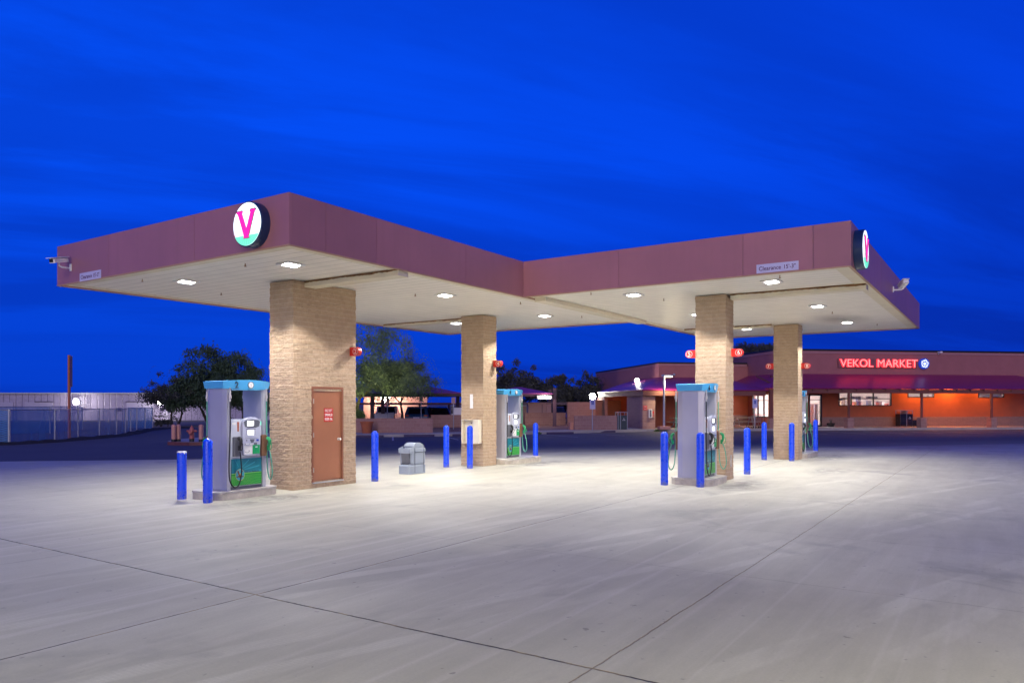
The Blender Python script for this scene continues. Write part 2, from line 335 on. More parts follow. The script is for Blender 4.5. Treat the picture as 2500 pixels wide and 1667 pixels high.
M['yellowlamp']=mat('yellow_street_lamp',(1,1,.6),.4,var=0,emit=(1,.9,.4),es=22)
M['metalsiding']=stripes('corrugated_siding',(.32,.29,.40),0,1.1,.10,.5,.05,.62,.16,.2)
M['shutter']=stripes('roller_shutter',(.36,.34,.46),2,.5,.03,.5,.02,.85,.06)
M['doorwhite']=mat('pale_door',(.44,.42,.54),.5,var=.03)
M['galv']=mat('galvanised',(.40,.42,.45),.42,.6,var=.12,vs=5)
M['rustp']=mat('rusty_orange_pole',(.44,.14,.07),.55,var=.12,vs=2)
M['pinkp']=mat('salmon_paint',(.56,.27,.20),.5,var=.06)
M['hyd']=mat('hydrant_red',(.42,.12,.10),.5,var=.15,vs=9)
M['terra']=mat('terracotta',(.40,.12,.045),.75,var=.12)
M['stop']=mat('purple_wheel_stop',(.07,.05,.10),.8,var=.12)
M['woodc']=mat('pale_table_top',(.5,.45,.3),.6,var=.1)
M['bark']=mat('dark_bark',(.045,.032,.026),.95,var=.4,vs=6,bump=.6,bs=20)
M['barkg']=mat('green_yellow_bark',(.32,.27,.05),.8,var=.2,vs=4)
M['leafd']=mat('dark_leaf',(.045,.085,.04),.7,var=.5,vs=1.6)
M['leafg']=mat('olive_leaf',(.11,.17,.055),.65,var=.5,vs=1.6)
M['leafp']=mat('pale_green_leaf',(.11,.20,.04),.6,var=.5,vs=1.5)
M['leafb']=mat('dusty_leaf',(.05,.055,.045),.75,var=.4,vs=1.5)
M['shade']=mat('purple_shade_roof',(.26,.045,.20),.6,var=.06)
M['shadepost']=mat('dark_plum_post',(.055,.02,.045),.5,var=.05)
M['carwhite']=mat('white_car_paint',(.75,.75,.8),.25,var=.02,coat=.6)
M['carnavy']=mat('navy_car_paint',(.03,.08,.20),.22,var=.02,coat=.8)
M['carblack']=mat('black_car_paint',(.01,.011,.014),.22,var=.02,coat=.8)
M['carglass']=mat('car_glass',(.01,.012,.016),.06,var=0)
M['tyre']=mat('tyre_rubber',(.015,.015,.015),.85,var=0)
M['tail']=mat('tail_light',(.35,.01,.01),.2,var=0)
M['pinkbox']=mat('pink_cabinet',(.40,.24,.24),.55,var=.05)
M['blueicon']=mat('icon_blue',(.01,.06,.42),.4,var=0)
M['poster']=mat('poster_paper',(.55,.42,.45),.6,var=.06,vs=3)

def leafmesh_mat(m): return m
# chain link: wire pattern cut out by alpha
def chainlink():
    m,h,p=newmat('blue_screen_chain_link'); o=h.obj(); x,y,z=h.sep(o)[:3]; s=h.math('ADD',x,y)
    a=h.math('ABSOLUTE',h.math('SUBTRACT',h.math('FRACT',h.math('MULTIPLY',h.math('ADD',s,z),9)),.5)); b=h.math('ABSOLUTE',h.math('SUBTRACT',h.math('FRACT',h.math('MULTIPLY',h.math('SUBTRACT',s,z),9)),.5))
    w=h.rng(h.math('MAXIMUM',a,b),.42,.46,0,1)
    n=h.noise(h.rot(o,0,(1,1,.15)),1.3,4,.6); al=h.math('MAXIMUM',w,h.rng(n,.35,.65,.25,.6))
    p.inputs['Base Color'].default_value=(.05,.22,.50,1); p.inputs['Roughness'].default_value=.6; h.put(p.inputs['Alpha'],al); return m
M['chain']=chainlink()

# ------------------------------------------------------------------ text
def text_obj(name,s,mt,parent,loc,rot,h,width=None,ext=.004,bold=0,align='CENTER'):
    cu=bpy.data.curves.new(name,'FONT'); cu.body=s; cu.size=1; cu.align_x=align; cu.align_y='CENTER'; cu.extrude=0; cu.offset=bold; cu.resolution_u=4
    t=bpy.data.objects.new(name,cu); col.objects.link(t); bpy.context.view_layer.update()
    dg=bpy.context.evaluated_depsgraph_get(); me=bpy.data.meshes.new_from_object(t.evaluated_get(dg)); bpy.data.objects.remove(t)
    co=np.array([v.co[:] for v in me.vertices]); mn=co.min(0); mx=co.max(0)
    sy=h/(mx[1]-mn[1]); sx=sy if width is None else width/(mx[0]-mn[0])
    co[:,0]=(co[:,0]-(mn[0]+mx[0])/2)*sx; co[:,1]=(co[:,1]-(mn[1]+mx[1])/2)*sy
    for v,c in zip(me.vertices,co): v.co=(c[0],c[1],0)
    # give it thickness
    import bmesh
    bm=bmesh.new(); bm.from_mesh(me); r=bmesh.ops.extrude_face_region(bm,geom=list(bm.faces)); 
    bmesh.ops.translate(bm,verts=[g for g in r['geom'] if isinstance(g,bmesh.types.BMVert)],vec=(0,0,ext)); bmesh.ops.recalc_face_normals(bm,faces=bm.faces); bm.to_mesh(me); bm.free()
    me.materials.clear(); me.materials.append(mt); me.name=name
    o=bpy.data.objects.new(name,me); col.objects.link(o); o.location=loc; o.rotation_euler=rot
    if parent: o.parent=parent
    return o
FRONT=(PI/2,0,0); LEFT=(PI/2,0,-PI/2); BACK=(PI/2,0,PI); RIGHT=(PI/2,0,PI/2)

def spot(name,loc,energy,color=(1,.96,.9),size=130,blend=.3,parent=None,rot=(0,0,0),rad=.12):
    l=bpy.data.lights.new(name,'SPOT'); l.energy=energy; l.color=color; l.spot_size=math.radians(size); l.spot_blend=blend; l.shadow_soft_size=rad
    o=bpy.data.objects.new(name,l); col.objects.link(o); o.location=loc; o.rotation_euler=rot
    if parent: o.parent=parent
    return o
def point(name,loc,energy,color=(1,.95,.85),rad=.1,parent=None):
    l=bpy.data.lights.new(name,'POINT'); l.energy=energy; l.color=color; l.shadow_soft_size=rad
    o=bpy.data.objects.new(name,l); col.objects.link(o); o.location=loc
    if parent: o.parent=parent
    return o

# ------------------------------------------------------------------ camera, world, sun
cd=bpy.data.cameras.new('camera'); cam=bpy.data.objects.new('camera',cd); col.objects.link(cam); sc.camera=cam
cam.location=(0,0,CAMH); cam.rotation_euler=(PI/2,0,TH-PI/2); cd.sensor_width=36; cd.lens=36*1812/2500; cd.shift_y=.0614; cd.clip_start=.1; cd.clip_end=6000
W=bpy.data.worlds.new('World'); sc.world=W; W.use_nodes=True
h=NT(W); bg=h.N['Background']
tcw=h.N.new('ShaderNodeTexCoord').outputs['Generated']; wx,wy,wz=h.sep(tcw)[:3]
sky=h.N.new('ShaderNodeTexSky'); sky.sky_type='NISHITA'; sky.sun_disc=False; sky.sun_elevation=math.radians(-4); sky.sun_rotation=math.radians(200); sky.ozone_density=6
elev=h.rng(wz,0,1,0,1)
cr=h.N.new('ShaderNodeValToRGB'); h.put(cr.inputs[0],elev); e=cr.color_ramp.elements
e[0].position=0; e[0].color=(.0015,.040,.52,1); e[1].position=1; e[1].color=(.0012,.020,.24,1)
q=e.new(.12); q.color=(.0012,.050,.62,1); q=e.new(.30); q.color=(.001,.072,.86,1); q=e.new(.48); q.color=(.0011,.060,.74,1); q=e.new(.66); q.color=(.0011,.026,.32,1)
proj=h.comb(h.math('DIVIDE',wx,h.math('ADD',h.math('ABSOLUTE',wz),.12)),h.math('DIVIDE',wy,h.math('ADD',h.math('ABSOLUTE',wz),.12)))
px_,py_,pz_=h.sep(proj)[:3]; pl_=h.math('SUBTRACT',h.math('MULTIPLY',px_,ST),h.math('MULTIPLY',py_,CT)); pd_=h.math('ADD',h.math('MULTIPLY',px_,CT),h.math('MULTIPLY',py_,ST))
pd2=h.math('SUBTRACT',pd_,h.math('MULTIPLY',pl_,.35))
cl=h.noise(h.comb(h.math('MULTIPLY',pl_,.5),h.math('MULTIPLY',pd2,1.5),3.3),.9,7,.6,.5); cl2=h.noise(h.comb(h.math('MULTIPLY',pl_,.35),h.math('MULTIPLY',pd2,.8),7.1),.6,3,.5)
dark=h.math('MULTIPLY',h.rng(cl,.36,.60,0,1,smooth=True),h.rng(cl2,.33,.56,.15,1,smooth=True))
skc=h.mix(h.math('MULTIPLY',dark,.45),cr.outputs[0],(.0015,.018,.30,1))
# the west side of the sky (behind and left) keeps a little more light than the right
az=h.math('ADD',h.math('MULTIPLY',wx,-ST),h.math('MULTIPLY',wy,CT))   # + = to the left
skc=h.mix(1.0,skc,h.mix(h.rng(az,-.65,.35,0,1),(.80,.66,.78,1),(1,1.04,1.02,1)),'MULTIPLY')
skyadd=h.mix(1.0,skc,h.mix(1.0,sky.outputs[0],(.02,.03,.05,1),'MULTIPLY'),'ADD')
h.put(bg.inputs['Color'],skyadd); bg.inputs['Strength'].default_value=1.0
sl=bpy.data.lights.new('sun','SUN'); sl.energy=1.25; sl.color=(1,.84,.68); sl.angle=math.radians(50)
so=bpy.data.objects.new('sun',sl); col.objects.link(so); so.rotation_euler=(math.radians(76),0,math.radians(-62))
vs=sc.view_settings; vs.view_transform='Standard'; vs.look='None'; vs.gamma=1; vs.exposure=0.17

# ------------------------------------------------------------------ setting
def sheet(name,poly,z,m,thick=.0,kind='structure'):
    mb=MB()
    if thick: mb.prism([cam2w(*p) for p in poly],'z',z-thick,z)
    else:
        w=[cam2w(*p) for p in poly]; mb.add([(a,b,z) for a,b in w],[tuple(range(len(w)))])
    o=mb.ob(name,m); o['kind']=kind; return o
mb=MB(); xs=[-3000,-900,-300,-120,-80,-60,-45,-35,-25,-15,-5,5,15,30,50,80,140,300,900,3000]; ys=[-500,-100,-30,0,20,40,55,62,70,85,100,120,150,200,300,600,1200,3500]
def gz(lat,dep):
    if dep<=62: return -.02
    k=min(1,max(0,(6-lat)/14)); return -.02-k*min(1.05,(dep-62)*.0125)
V=[(*cam2w(a,b),gz(a,b)) for b in ys for a in xs]; n=len(xs)
mb.add(V,[(j*n+i,j*n+i+1,(j+1)*n+i+1,(j+1)*n+i) for j in range(len(ys)-1) for i in range(n-1)]); o=mb.ob('ground',M['dirt'],smooth=60); o['kind']='structure'
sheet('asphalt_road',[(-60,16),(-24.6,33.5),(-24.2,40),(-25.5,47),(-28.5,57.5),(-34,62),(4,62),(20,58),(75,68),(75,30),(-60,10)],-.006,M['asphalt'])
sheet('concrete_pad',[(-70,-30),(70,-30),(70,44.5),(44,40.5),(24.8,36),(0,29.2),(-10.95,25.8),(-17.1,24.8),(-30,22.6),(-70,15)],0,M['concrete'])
curb=[(-16.6,36.0),(-16.2,34.9),(-15,34.5),(-13,35.0),(-11.6,38),(-9.6,43.0),(-4.5,44.3),(1.3,47.3),(5.2,49.9),(7.2,50.9),(9.5,52.2),(23,54.3),(75,62.4)]
front=[(a+.0,b+.14) for a,b in curb]
sheet('sidewalk',front+[(75,66),(23,58),(9.5,57),(7.5,53.2),(5,52.1),(1.3,49.6),(-4.5,46.6),(-9,45.6),(-11,48),(-16,45),(-16.9,37)],.15,M['walk'],.2)
mbk=MB()   # painted kerb face
for i in range(len(curb)-1):
    (a0,b0),(a1,b1)=curb[i],curb[i+1]
    p0,p1=cam2w(a0,b0),cam2w(a1,b1); q0,q1=cam2w(a0,b0+.14),cam2w(a1,b1+.14)
    mbk.add([(*p0,-.02),(*p1,-.02),(*q1,-.02),(*q0,-.02),(*p0,.154),(*p1,.154),(*q1,.154),(*q0,.154)],[(0,3,2,1),(4,5,6,7),(0,1,5,4),(1,2,6,5),(2,3,7,6),(3,0,4,7)],0); mbk.mi[-4]=1 if i<4 else 0
o=mbk.ob('kerb',[M['walk'],M['redcurb']]); o['kind']='structure'
sheet('patio',[(-9,45.65),(-4.5,46.65),(1.3,49.65),(5,52.15),(7.5,53.3),(9.5,57.1),(23,58.1),(75,66.1),(75,120),(9,100),(4,66),(-12,66),(-11,48)],.146,M['patio'],.18)
# berm of dark soil along the fence
mb=MB(); pth=[(-60,24),(-33,31.6),(-24.3,35.2),(-23.7,37.6),(-23.7,41),(-24.0,45),(-25.4,49.8),(-27.0,54.5),(-27.6,58.5),(-26.2,60.5)]
pp=[]
for i in range(len(pth)-1):
    for k in range(8): t=k/8; pp.append((pth[i][0]*(1-t)+pth[i+1][0]*t, pth[i][1]*(1-t)+pth[i+1][1]*t))
rows=[]
for i,(a,b) in enumerate(pp):
    hgt=.10+.10*noise.noise((i*.7,0,0)); w=.55+.25*noise.noise((i*.5,3,0)); x,y=cam2w(a+.35,b-.1); dx,dy=cam2w(1,-.35); 
    rows.append([(x-dx*w,y-dy*w,-.03),(x-dx*w*.4,y-dy*w*.4,hgt+.03*random.random()),(x+dx*w*.3,y+dy*w*.3,hgt*.9+.03*random.random()),(x+dx*w,y+dy*w,-.03)])
mb.add([p for r in rows for p in r],[(i*4+k,i*4+k+1,(i+1)*4+k+1,(i+1)*4+k) for i in range(len(rows)-1) for k in range(3)]); o=mb.ob('soil_berm',M['berm'],smooth=180); o['kind']='structure'

# ------------------------------------------------------------------ canopy
canopy=thing('fuel_canopy','large staggered flat fuel canopy with plum fascia and pale plank ceiling on block columns','canopy')
Z0,ZT=4.65,5.55
bx1=(8.52,10.22,22.95,18.25); bx2=(15.98,2.51,30.53,10.22)
CVX={(8.52,10.22),(8.52,18.25),(22.95,18.25),(15.98,2.51),(30.53,2.51),(30.53,10.22)}
def fascia_run(p0,p1,nrm,seams,pname='fascia_panel'):
    d=Vector((p1[0]-p0[0],p1[1]-p0[1],0)); L=d.length; d/=L
    if nrm[1]:     # butt against the end-grain of the side runs
        cx_=[8.52,22.95,15.98,30.53]; e0=.0505 if p0 in CVX else 0; e1=.0505 if p1 in CVX else 0
        p0=(p0[0]+d.x*e0,p0[1]); L-=e0+e1; seams=[q-e0 for q in seams]
    s=[0]+seams+[L]
    for a,b in zip(s[:-1],s[1:]):
        m=MB(); g=.004
        A=Vector((*p0,0))+d*(a+(g if a>0 else 0)); B=Vector((*p0,0))+d*(b-(g if b<L else 0)); N=Vector((*nrm,0))
        q=[A,B,B-N*.05,A-N*.05]; v=[(*p.xy,Z0+.012) for p in q]+[(*p.xy,ZT) for p in q]
        m.add(v,[(0,3,2,1),(4,5,6,7),(0,1,5,4),(1,2,6,5),(2,3,7,6),(3,0,4,7)]); m.ob(pname,M['fascia'],canopy,bevel=.004)
x0,y0,x1,y1=bx1
fascia_run((x0,y1),(x0,y0),(-1,0),[2.24,5.31])
fascia_run((x0,y0),(bx2[0],y0),(0,-1),[.83,2.14,5.03])
fascia_run((x1,y1),(x0,y1),(0,1),[3,6,9,12]); fascia_run((x1,y0),(x1,y1),(1,0),[2.6,5.3])
x0,y0,x1,y1=bx2
fascia_run((x0,bx1[1]),(x0,y0),(-1,0),[2.67,5.58,7.0]); fascia_run((x0,y0),(x1,y0),(0,-1),[1.5,4.4,7.3,10.2]); fascia_run((x1,y0),(x1,y1),(1,0),[2.6,5.2]); fascia_run((x1,y1),(bx1[2],y1),(0,1),[3,6])
for (x0,y0,x1,y1) in (bx1,bx2):
    e=.052
    t=MB(); w=.34   # edge soffit trims, mitred by butting
    t.box(x0+e,y0+e,Z0+.02,x0+w,y1-e,Z0+.05); t.box(x1-w,y0+e,Z0+.02,x1-e,y1-e,Z0+.05); t.box(x0+w,y0+e,Z0+.02,x1-w,y0+w,Z0+.05); t.box(x0+w,y1-w,Z0+.02,x1-w,y1-e,Z0+.05)
    t.ob('soffit_trim',M['cream'],canopy)
    t=MB(); l=.05
    t.box(x0-.006,y0-.006,Z0-.012,x0+l,y1+.006,Z0+.01); t.box(x1-l,y0-.006,Z0-.012,x1+.006,y1+.006,Z0+.01); t.box(x0+l,y0-.006,Z0-.012,x1-l,y0+l,Z0+.01); t.box(x0+l,y1-l,Z0-.012,x1-l,y1+.006,Z0+.01)
    t.ob('drip_edge',M['ftrim'],canopy)
    MB().box(x0+w,y0+w,Z0+.028,x1-w,y1-w,Z0+.06).ob('ceiling',M['ceil'],canopy)
    MB().box(x0+e,y0+e,ZT-.25,x1-e,y1-e,ZT-.15).ob('roof_deck',M['fascia'],canopy)
MB().box(bx2[0]+.4,9.80,Z0-.09,bx1[2]-.1,10.12,Z0+.019).ob('gutter',M['cream'],canopy,bevel=.01)
def beam(u,v0,v1,dz=.14,wd=.32):
    m=MB().box(u,v0,Z0-dz+.03,u+wd,v1,Z0+.027); m.ob('ceiling_beam',M['cream'],canopy,bevel=.004)
    # rust bleeding along the top of the beam face, ragged lower edge
    n=60; vs_=[];r=MB()
    for i in range(n+1):
        y=v0+(v1-v0)*i/n; dd=.03+.028*abs(noise.noise((u,y*2.2,1)))+.012*random.random()
        r.v+= [(u-.003,y,Z0+.027),(u-.003,y,Z0+.027-dd)]
    r.f=[(2*i,2*i+1,2*i+3,2*i+2) for i in range(n)]; r.mi=[0]*n; r.ob('rust_streak',M['rust'],canopy)
beam(11.35,10.3,13.12); beam(19.0,14.16,17.9,.10); beam(18.6,2.6,5.72); beam(26.3,6.65,9.78,.10)

# light fixtures
spots=[(9.81,11.71),(9.88,15.3),(14.71,11.75),(14.8,15.35),(19.83,11.89),(19.95,15.45),(17.28,7.75),(17.13,4.33),(22.13,7.8),(22.11,4.34),(27.3,7.8),(27.05,4.36)]
labs=['square LED ceiling lamp nearest the plum corner above the door column','square LED ceiling lamp at the far left of the canopy','square LED ceiling lamp in front of the first beam right of the door column',
 'LED ceiling lamp hidden behind the door column','LED ceiling lamp right of the column with the open cream cabinet','LED ceiling lamp just left of the column with the open cream cabinet',
 'LED ceiling lamp right of the inner fascia corner, leftmost in the right half','LED ceiling lamp under the right clearance plate','LED ceiling lamp half hidden behind the left edge of the column of pump 6',
 'LED ceiling lamp below the right beam, between the columns numbered 6 and 8','LED ceiling lamp seen just right of the number 6 column top','LED ceiling lamp at the far right end of the canopy by the soot stain']
proto=None
for i,((u,v),lb) in enumerate(zip(spots,labs)):
    if i==0:
        proto=thing('ceiling_lamp',lb,'lamp',(u,v,Z0+.028),0,'ceiling lamps set in the canopy')
        MB().rbox(-.21,-.21,-.03,.21,.21,-.002,.01).ob('housing',M['whitep'],proto)
        for k in (-1,1):
            MB().box(-.15+k*.03,k*.075-.055,-.038,.15+k*.03,k*.075+.055,-.031).ob('lens',M['lens'],proto)
        spot('lamp_light',(0,0,-.06),650,(1,.975,.94),132,.16,proto,rad=.12)
    else: dup(proto,(u,v,Z0+.028),0,lb)
# sprinkler heads
mbp=None
spk=[((1522,717.7),'above the gap left of the inner beam'),]
sprk=[(9.3,12.45,'just behind the first lamp at the plum corner'),(9.2,15.9,'beside the far left lamp'),(11.4,16.2,'left of the door column top'),(15.3,16.1,'between the beams behind the door column'),(14.2,12.3,'just left of the lamp in front of the first beam'),(16.9,10.9,'near the inner corner of the fascia'),(20.6,11.0,'right of the lamp by the cabinet column'),
      (16.4,8.5,'beside the leftmost lamp of the right half'),(18.4,7.4,'between the leftmost right-half lamp and the number 6 column'),(16.5,4.0,'above the lamp under the right clearance plate'),(23.8,4.25,'before the soot stain at the right'),(28.2,3.6,'right of the last lamp at the right end')]
sp0=None
for i,(u,v,w) in enumerate(sprk):
    lb='tiny ceiling sprinkler head '+w
    if sp0 is None:
        m=MB(); m.cyl((0,0,0),(0,0,-.055),.009,n=8); m.cyl((0,0,-.055),(0,0,-.06),.026,n=10); m.cyl((-.02,0,-.035),(.02,0,-.035),.005,n=6)
        sp0=m.ob('sprinkler_head',M['rust'],None,smooth=40,loc=(u,v,Z0+.028)); tag(sp0,lb,'sprinkler','sprinkler heads under the canopy')
    else: dup(sp0,(u,v,Z0+.028),0,lb)

# round V signs
def v_sign(loc,rz,label):
    t=thing('round_sign',label,'sign',loc,rz,'round lit signs on the fascia'); R=.39; yf=-.18
    MB().lathe([(R+.012,0),(R+.012,.17),(R-.008,.18)],48,mi=0,axis='y').ob('sign_can',M['navyrim'],t,smooth=40)
    # local: face in xz plane at y=yf
    def disc_clip(zlo,zhi,y,m,name,nn=40):
        pts=[]
        import math as mm
        a0=mm.asin(max(-1,min(1,zlo/(R-.012)))); a1=mm.asin(max(-1,min(1,zhi/(R-.012))))
        r=R-.012
        for k in range(nn+1): a=a0+(a1-a0)*k/nn; pts.append((r*mm.cos(a),r*mm.sin(a)))
        for k in range(nn+1): a=a1+(a0-a1)*k/nn; pts.append((-r*mm.cos(a),r*mm.sin(a)))
        return MB().prism(pts,'y',y,y-.006).ob(name,m,t)
    disc_clip(-R+.013,R-.013,yf-.001,M['signface'],'sign_face')
    disc_clip(-R+.013,-.20,yf-.009,M['signgreen'],'field_graphic')
    hp=[(-.315,-.198),(.315,-.198),(.36,-.13),(.30,-.11),(.2,-.09),(.1,-.11),(0,-.06),(-.12,-.1),(-.2,-.09),(-.3,-.13),(-.365,-.12)]
    MB().prism(hp,'y',yf-.008,yf-.012).ob('hills_graphic',M['signhill'],t)
    ln=MB()
    for k in range(-9,10):
        a=k*.145; x0_,z0_=math.sin(a)*.10,-.205; x1_=math.sin(a)*.55; z1_=-.205-math.cos(a)*.22
        r=math.hypot(x1_,z1_)
        if r>R-.03: s_=(R-.03)/r; x1_*=s_; z1_*=s_
        dx=.0028; ln.add([(x0_-dx,yf-.0165,z0_),(x0_+dx,yf-.0165,z0_),(x1_+dx,yf-.0165,z1_),(x1_-dx,yf-.0165,z1_)],[(0,1,2,3)])
    ln.tube([(-.36,yf-.013,-.13),(-.3,yf-.013,-.127),(-.22,yf-.013,-.1),(-.15,yf-.013,-.105)],.003,5); ln.tube([(.13,yf-.013,-.1),(.2,yf-.013,-.09),(.28,yf-.013,-.11),(.35,yf-.013,-.13)],.003,5)
    ln.tube([(.09*math.cos(a),yf-.013,-.0+.09*math.sin(a)) for a in [k*PI/8 for k in range(9)]],.003,5)
    ln.ob('line_work',M['signline'],t)
    # serif V
    P=[(-.275,.225),(-.265,.25),(-.11,.25),(-.10,.225),(-.125,.205),(.005,-.09),(.125,.205),(.10,.225),(.11,.25),(.25,.25),(.262,.225),(.225,.195),(.062,-.225),(.085,-.24),(.085,-.255),(-.075,-.255),(-.075,-.24),(-.055,-.225),(-.235,.195)]
    MB().prism(P,'y',yf-.012,yf-.024).ob('letter_outline',M['navyrim'],t)
    Q=[(x*.955+.0*x,z*.955-.003) for x,z in P]
    MB().prism(Q,'y',yf-.018,yf-.028).ob('letter_v',M['signpink'],t)
    return t
v_sign((8.52,11.11,5.08),-PI/2,'round lit sign with pink letter V, seen face-on on the left fascia')
v_sign((16.58,2.51,5.06),0,'round lit V sign seen edge-on past the right front corner of the fascia')
# clearance plates
def plate(loc,label,w):
    t=thing('clearance_sign',label,'sign',loc,-PI/2,'clearance plates on the fascia')
    MB().box(-w/2,-.012,-.092,w/2,-.001,.092).ob('plate',M['clear'],t)
    text_obj('lettering','Clearance',M['plumtext'],t,(-w*.175,-.0125,0),FRONT,.088,w*.53,.002,.012); text_obj('lettering','15\'-3"',M['plumtext'],t,(w*.30,-.0125,.0),FRONT,.088,w*.27,.002,.012); return t
plate((8.52,16.765,4.735),'pale clearance plate at the far left end of the fascia, below the left camera',.89)
plate((15.98,3.925,4.765),'pale plate reading Clearance 15\'-3" on the right wing of the fascia',.85)
# cameras
def cctv(loc,rz,label,yaw):
    t=thing('security_camera',label,'camera',loc,rz,'box cameras on the canopy fascia')
    MB().box(-.03,-.03,-.08,.03,-.002,.08).ob('wall_plate',M['whitep'],t,bevel=.004)
    MB().tube([(0,-.02,-.02),(0,-.2,-.02),(0,-.26,.0),(0,-.26,.07)],.018,8).ob('bracket_arm',M['whitep'],t,smooth=50)
    R_=Matrix.Translation((0,-.26,.13))@Matrix.Rotation(yaw,4,'Z')@Matrix.Rotation(math.radians(14),4,'X')
    def rb(m): m.v=[tuple(R_@Vector(p)) for p in m.v]; return m
    rb(MB().rbox(-.075,-.22,-.055,.075,.20,.05,.02)).ob('camera_housing',M['whitep'],t,smooth=30)
    rb(MB().rbox(-.09,-.27,.052,.09,.22,.066,.006)).ob('sun_shield',M['whitep'],t)
    rb(MB().box(-.05,-.226,-.038,.05,-.2205,.035)).ob('camera_window',M['blackf'],t)
    return t
cctv((8.52,17.6,5.0),-PI/2,'white box security camera on the far left end of the fascia',math.radians(20))
cctv((22.7,2.51,5.05),0,'white box security camera on the right end face of the fascia',math.radians(115))

# ------------------------------------------------------------------ split-face columns
def split_column(x0,y0,x1,y1,zt,label,door=None):
    t=thing('block_column',label,'column',((x0+x1)/2,(y0+y1)/2,0),0,'split-face block columns under the canopy')
    cx,cy=(x0+x1)/2,(y0+y1)/2; w,d=(x1-x0)/2,(y1-y0)/2
    per=[]; step=.034
    def seg(ax,ay,bx,by,nx,ny):
        n=max(2,int(math.hypot(bx-ax,by-ay)/step))
        for i in range(n): k=i/n; per.append((ax+(bx-ax)*k,ay+(by-ay)*k,nx,ny))
    seg(-w,-d,w,-d,0,-1); seg(w,-d,w,d,1,0); seg(w,d,-w,d,0,1); seg(-w,d,-w,-d,-1,0)
    n=len(per); s=0; S=[0]
    for i in range(n): a=per[i]; b=per[(i+1)%n]; s+=math.hypot(a[0]-b[0],a[1]-b[1]); S.append(s)
    CH=.1016; rows=[]
    z=0
    nc=int(math.ceil(zt/CH))
    for c in range(nc):
        for fz in (.0,.05,.25,.5,.75,.95): 
            zz=(c+fz)*CH
            if zz<zt: rows.append((zz,c,fz))
    rows.append((zt,nc,.5))
    vv=[]; uvs=[]
    for (zz,c,fz) in rows:
        for i,(x,y,nx,ny) in enumerate(per):
            # corners share a diagonal normal
            if abs(abs(x)-w)<1e-6 and abs(abs(y)-d)<1e-6: nx,ny=(1 if x>0 else -1)*.7,(1 if y>0 else -1)*.7
            bl=int((S[i]+(.2032 if c%2 else 0))/.4064)
            q=noise.fractal((x*9,y*9,zz*11),.8,2.1,3)*.012+noise.noise((x*24,y*24,zz*26))*.010
            off=(hash((c*31+bl*17))%100/100-.5)*.004
            a=.007+q+off if fz>0 else .003
            if fz in (.05,.95): a=a*.85
            if zz>zt-.001 or zz<.001: a=0
            vv.append((x+nx*a,y+ny*a,zz))
    m=MB(); R=len(rows)
    keep=lambda x,z: not(door and door[0]<x<door[1] and .12<z<door[2])
    for r in range(R-1):
        for i in range(n):
            j=(i+1)%n
            if door and i<int(2*w/step) :
                xm=per[i][0]; zm=rows[r][0]
                if door[0]<xm<door[1] and zm<door[2]-.02 and zm>door[3]: continue
            m.f.append((r*n+i,r*n+j,(r+1)*n+j,(r+1)*n+i)); m.mi.append(0)
            s0,s1=S[i],S[i+1]; z0_,z1_=rows[r][0],rows[r+1][0]
            uvs+= [s0,z0_,s1,z0_,s1,z1_,s0,z1_]
    m.v=vv
    o=m.ob('block_shaft',M['split'],t)
    ul=o.data.uv_layers.new(name='UVMap'); ul.data.foreach_set('uv',uvs)
    return t
door_x=(11.57-11.98,12.5-11.98)
cA=split_column(11.03,13.10,12.93,13.88,4.66,'wide split-face block column with a brown door and red riser room sign',door=(door_x[0],door_x[1],2.22,.13))
# dark lining behind the door opening
MB().box(-.9,-.30,.0,.9,.34,4.6).ob('core',M['frame'],cA)
split_column(18.57,13.34,19.27,14.18,4.66,'split-face block column holding the open cream cabinet, number 4 flag at its right')
split_column(18.42,5.78,19.05,6.55,4.66,'brightly lit split-face block column right behind pump 6')
split_column(26.62,5.86,27.28,6.66,4.66,'rearmost right split-face block column with flags 7 and 8')
# door
dx0,dx1=11.60,12.47
dr=thing('riser_room_door','brown steel door in the wide block column, red sign on it','door',((dx0+dx1)/2,13.12,.16)); 
w=(dx1-dx0)/2
MB().box(-w-.05,-.035,-.03,-w,.12,2.1).box(w,-.035,-.03,w+.05,.12,2.1).box(-w-.05,-.035,2.1,w+.05,.12,2.15).ob('door_frame',M['frame'],dr)
MB().box(-w+.006,-.005,0,w-.006,.04,2.09).ob('door_leaf',M['door'],dr,bevel=.003)
MB().box(-w-.04,-.06,-.055,w+.04,.1,-.031).ob('threshold',M['alu'],dr)
k=MB(); k.lathe([(.034,0),(.034,.008),(.014,.012),(.014,.04),(.033,.05),(.036,.07),(.024,.085),(.0,.088)],16,c=(w-.09,-.005,.93),axis='y'); k.ob('door_knob',M['chrome'],dr,smooth=40)
for z in (.25,1.05,1.82):
    MB().cyl((-w-.003,-.042,z-.055),(-w-.003,-.042,z+.055),.009,n=8).ob('hinge',M['steel'],dr)
sg=thing('riser_room_sign','small red sign reading FIRE DEPT. SPRINKLER RISER RM. on the brown door','sign',((dx0+dx1)/2+.04,13.115,1.66))
MB().box(-.135,-.009,-.155,.135,-.001,.155).ob('plate',M['red'],sg)
for i,s_ in enumerate(('FIRE DEPT.','SPRINKLER','RISER RM.')): text_obj('lettering',s_,M['white'],sg,(0,-.0095,.098-.098*i),FRONT,.068,.235,.0015,.018)
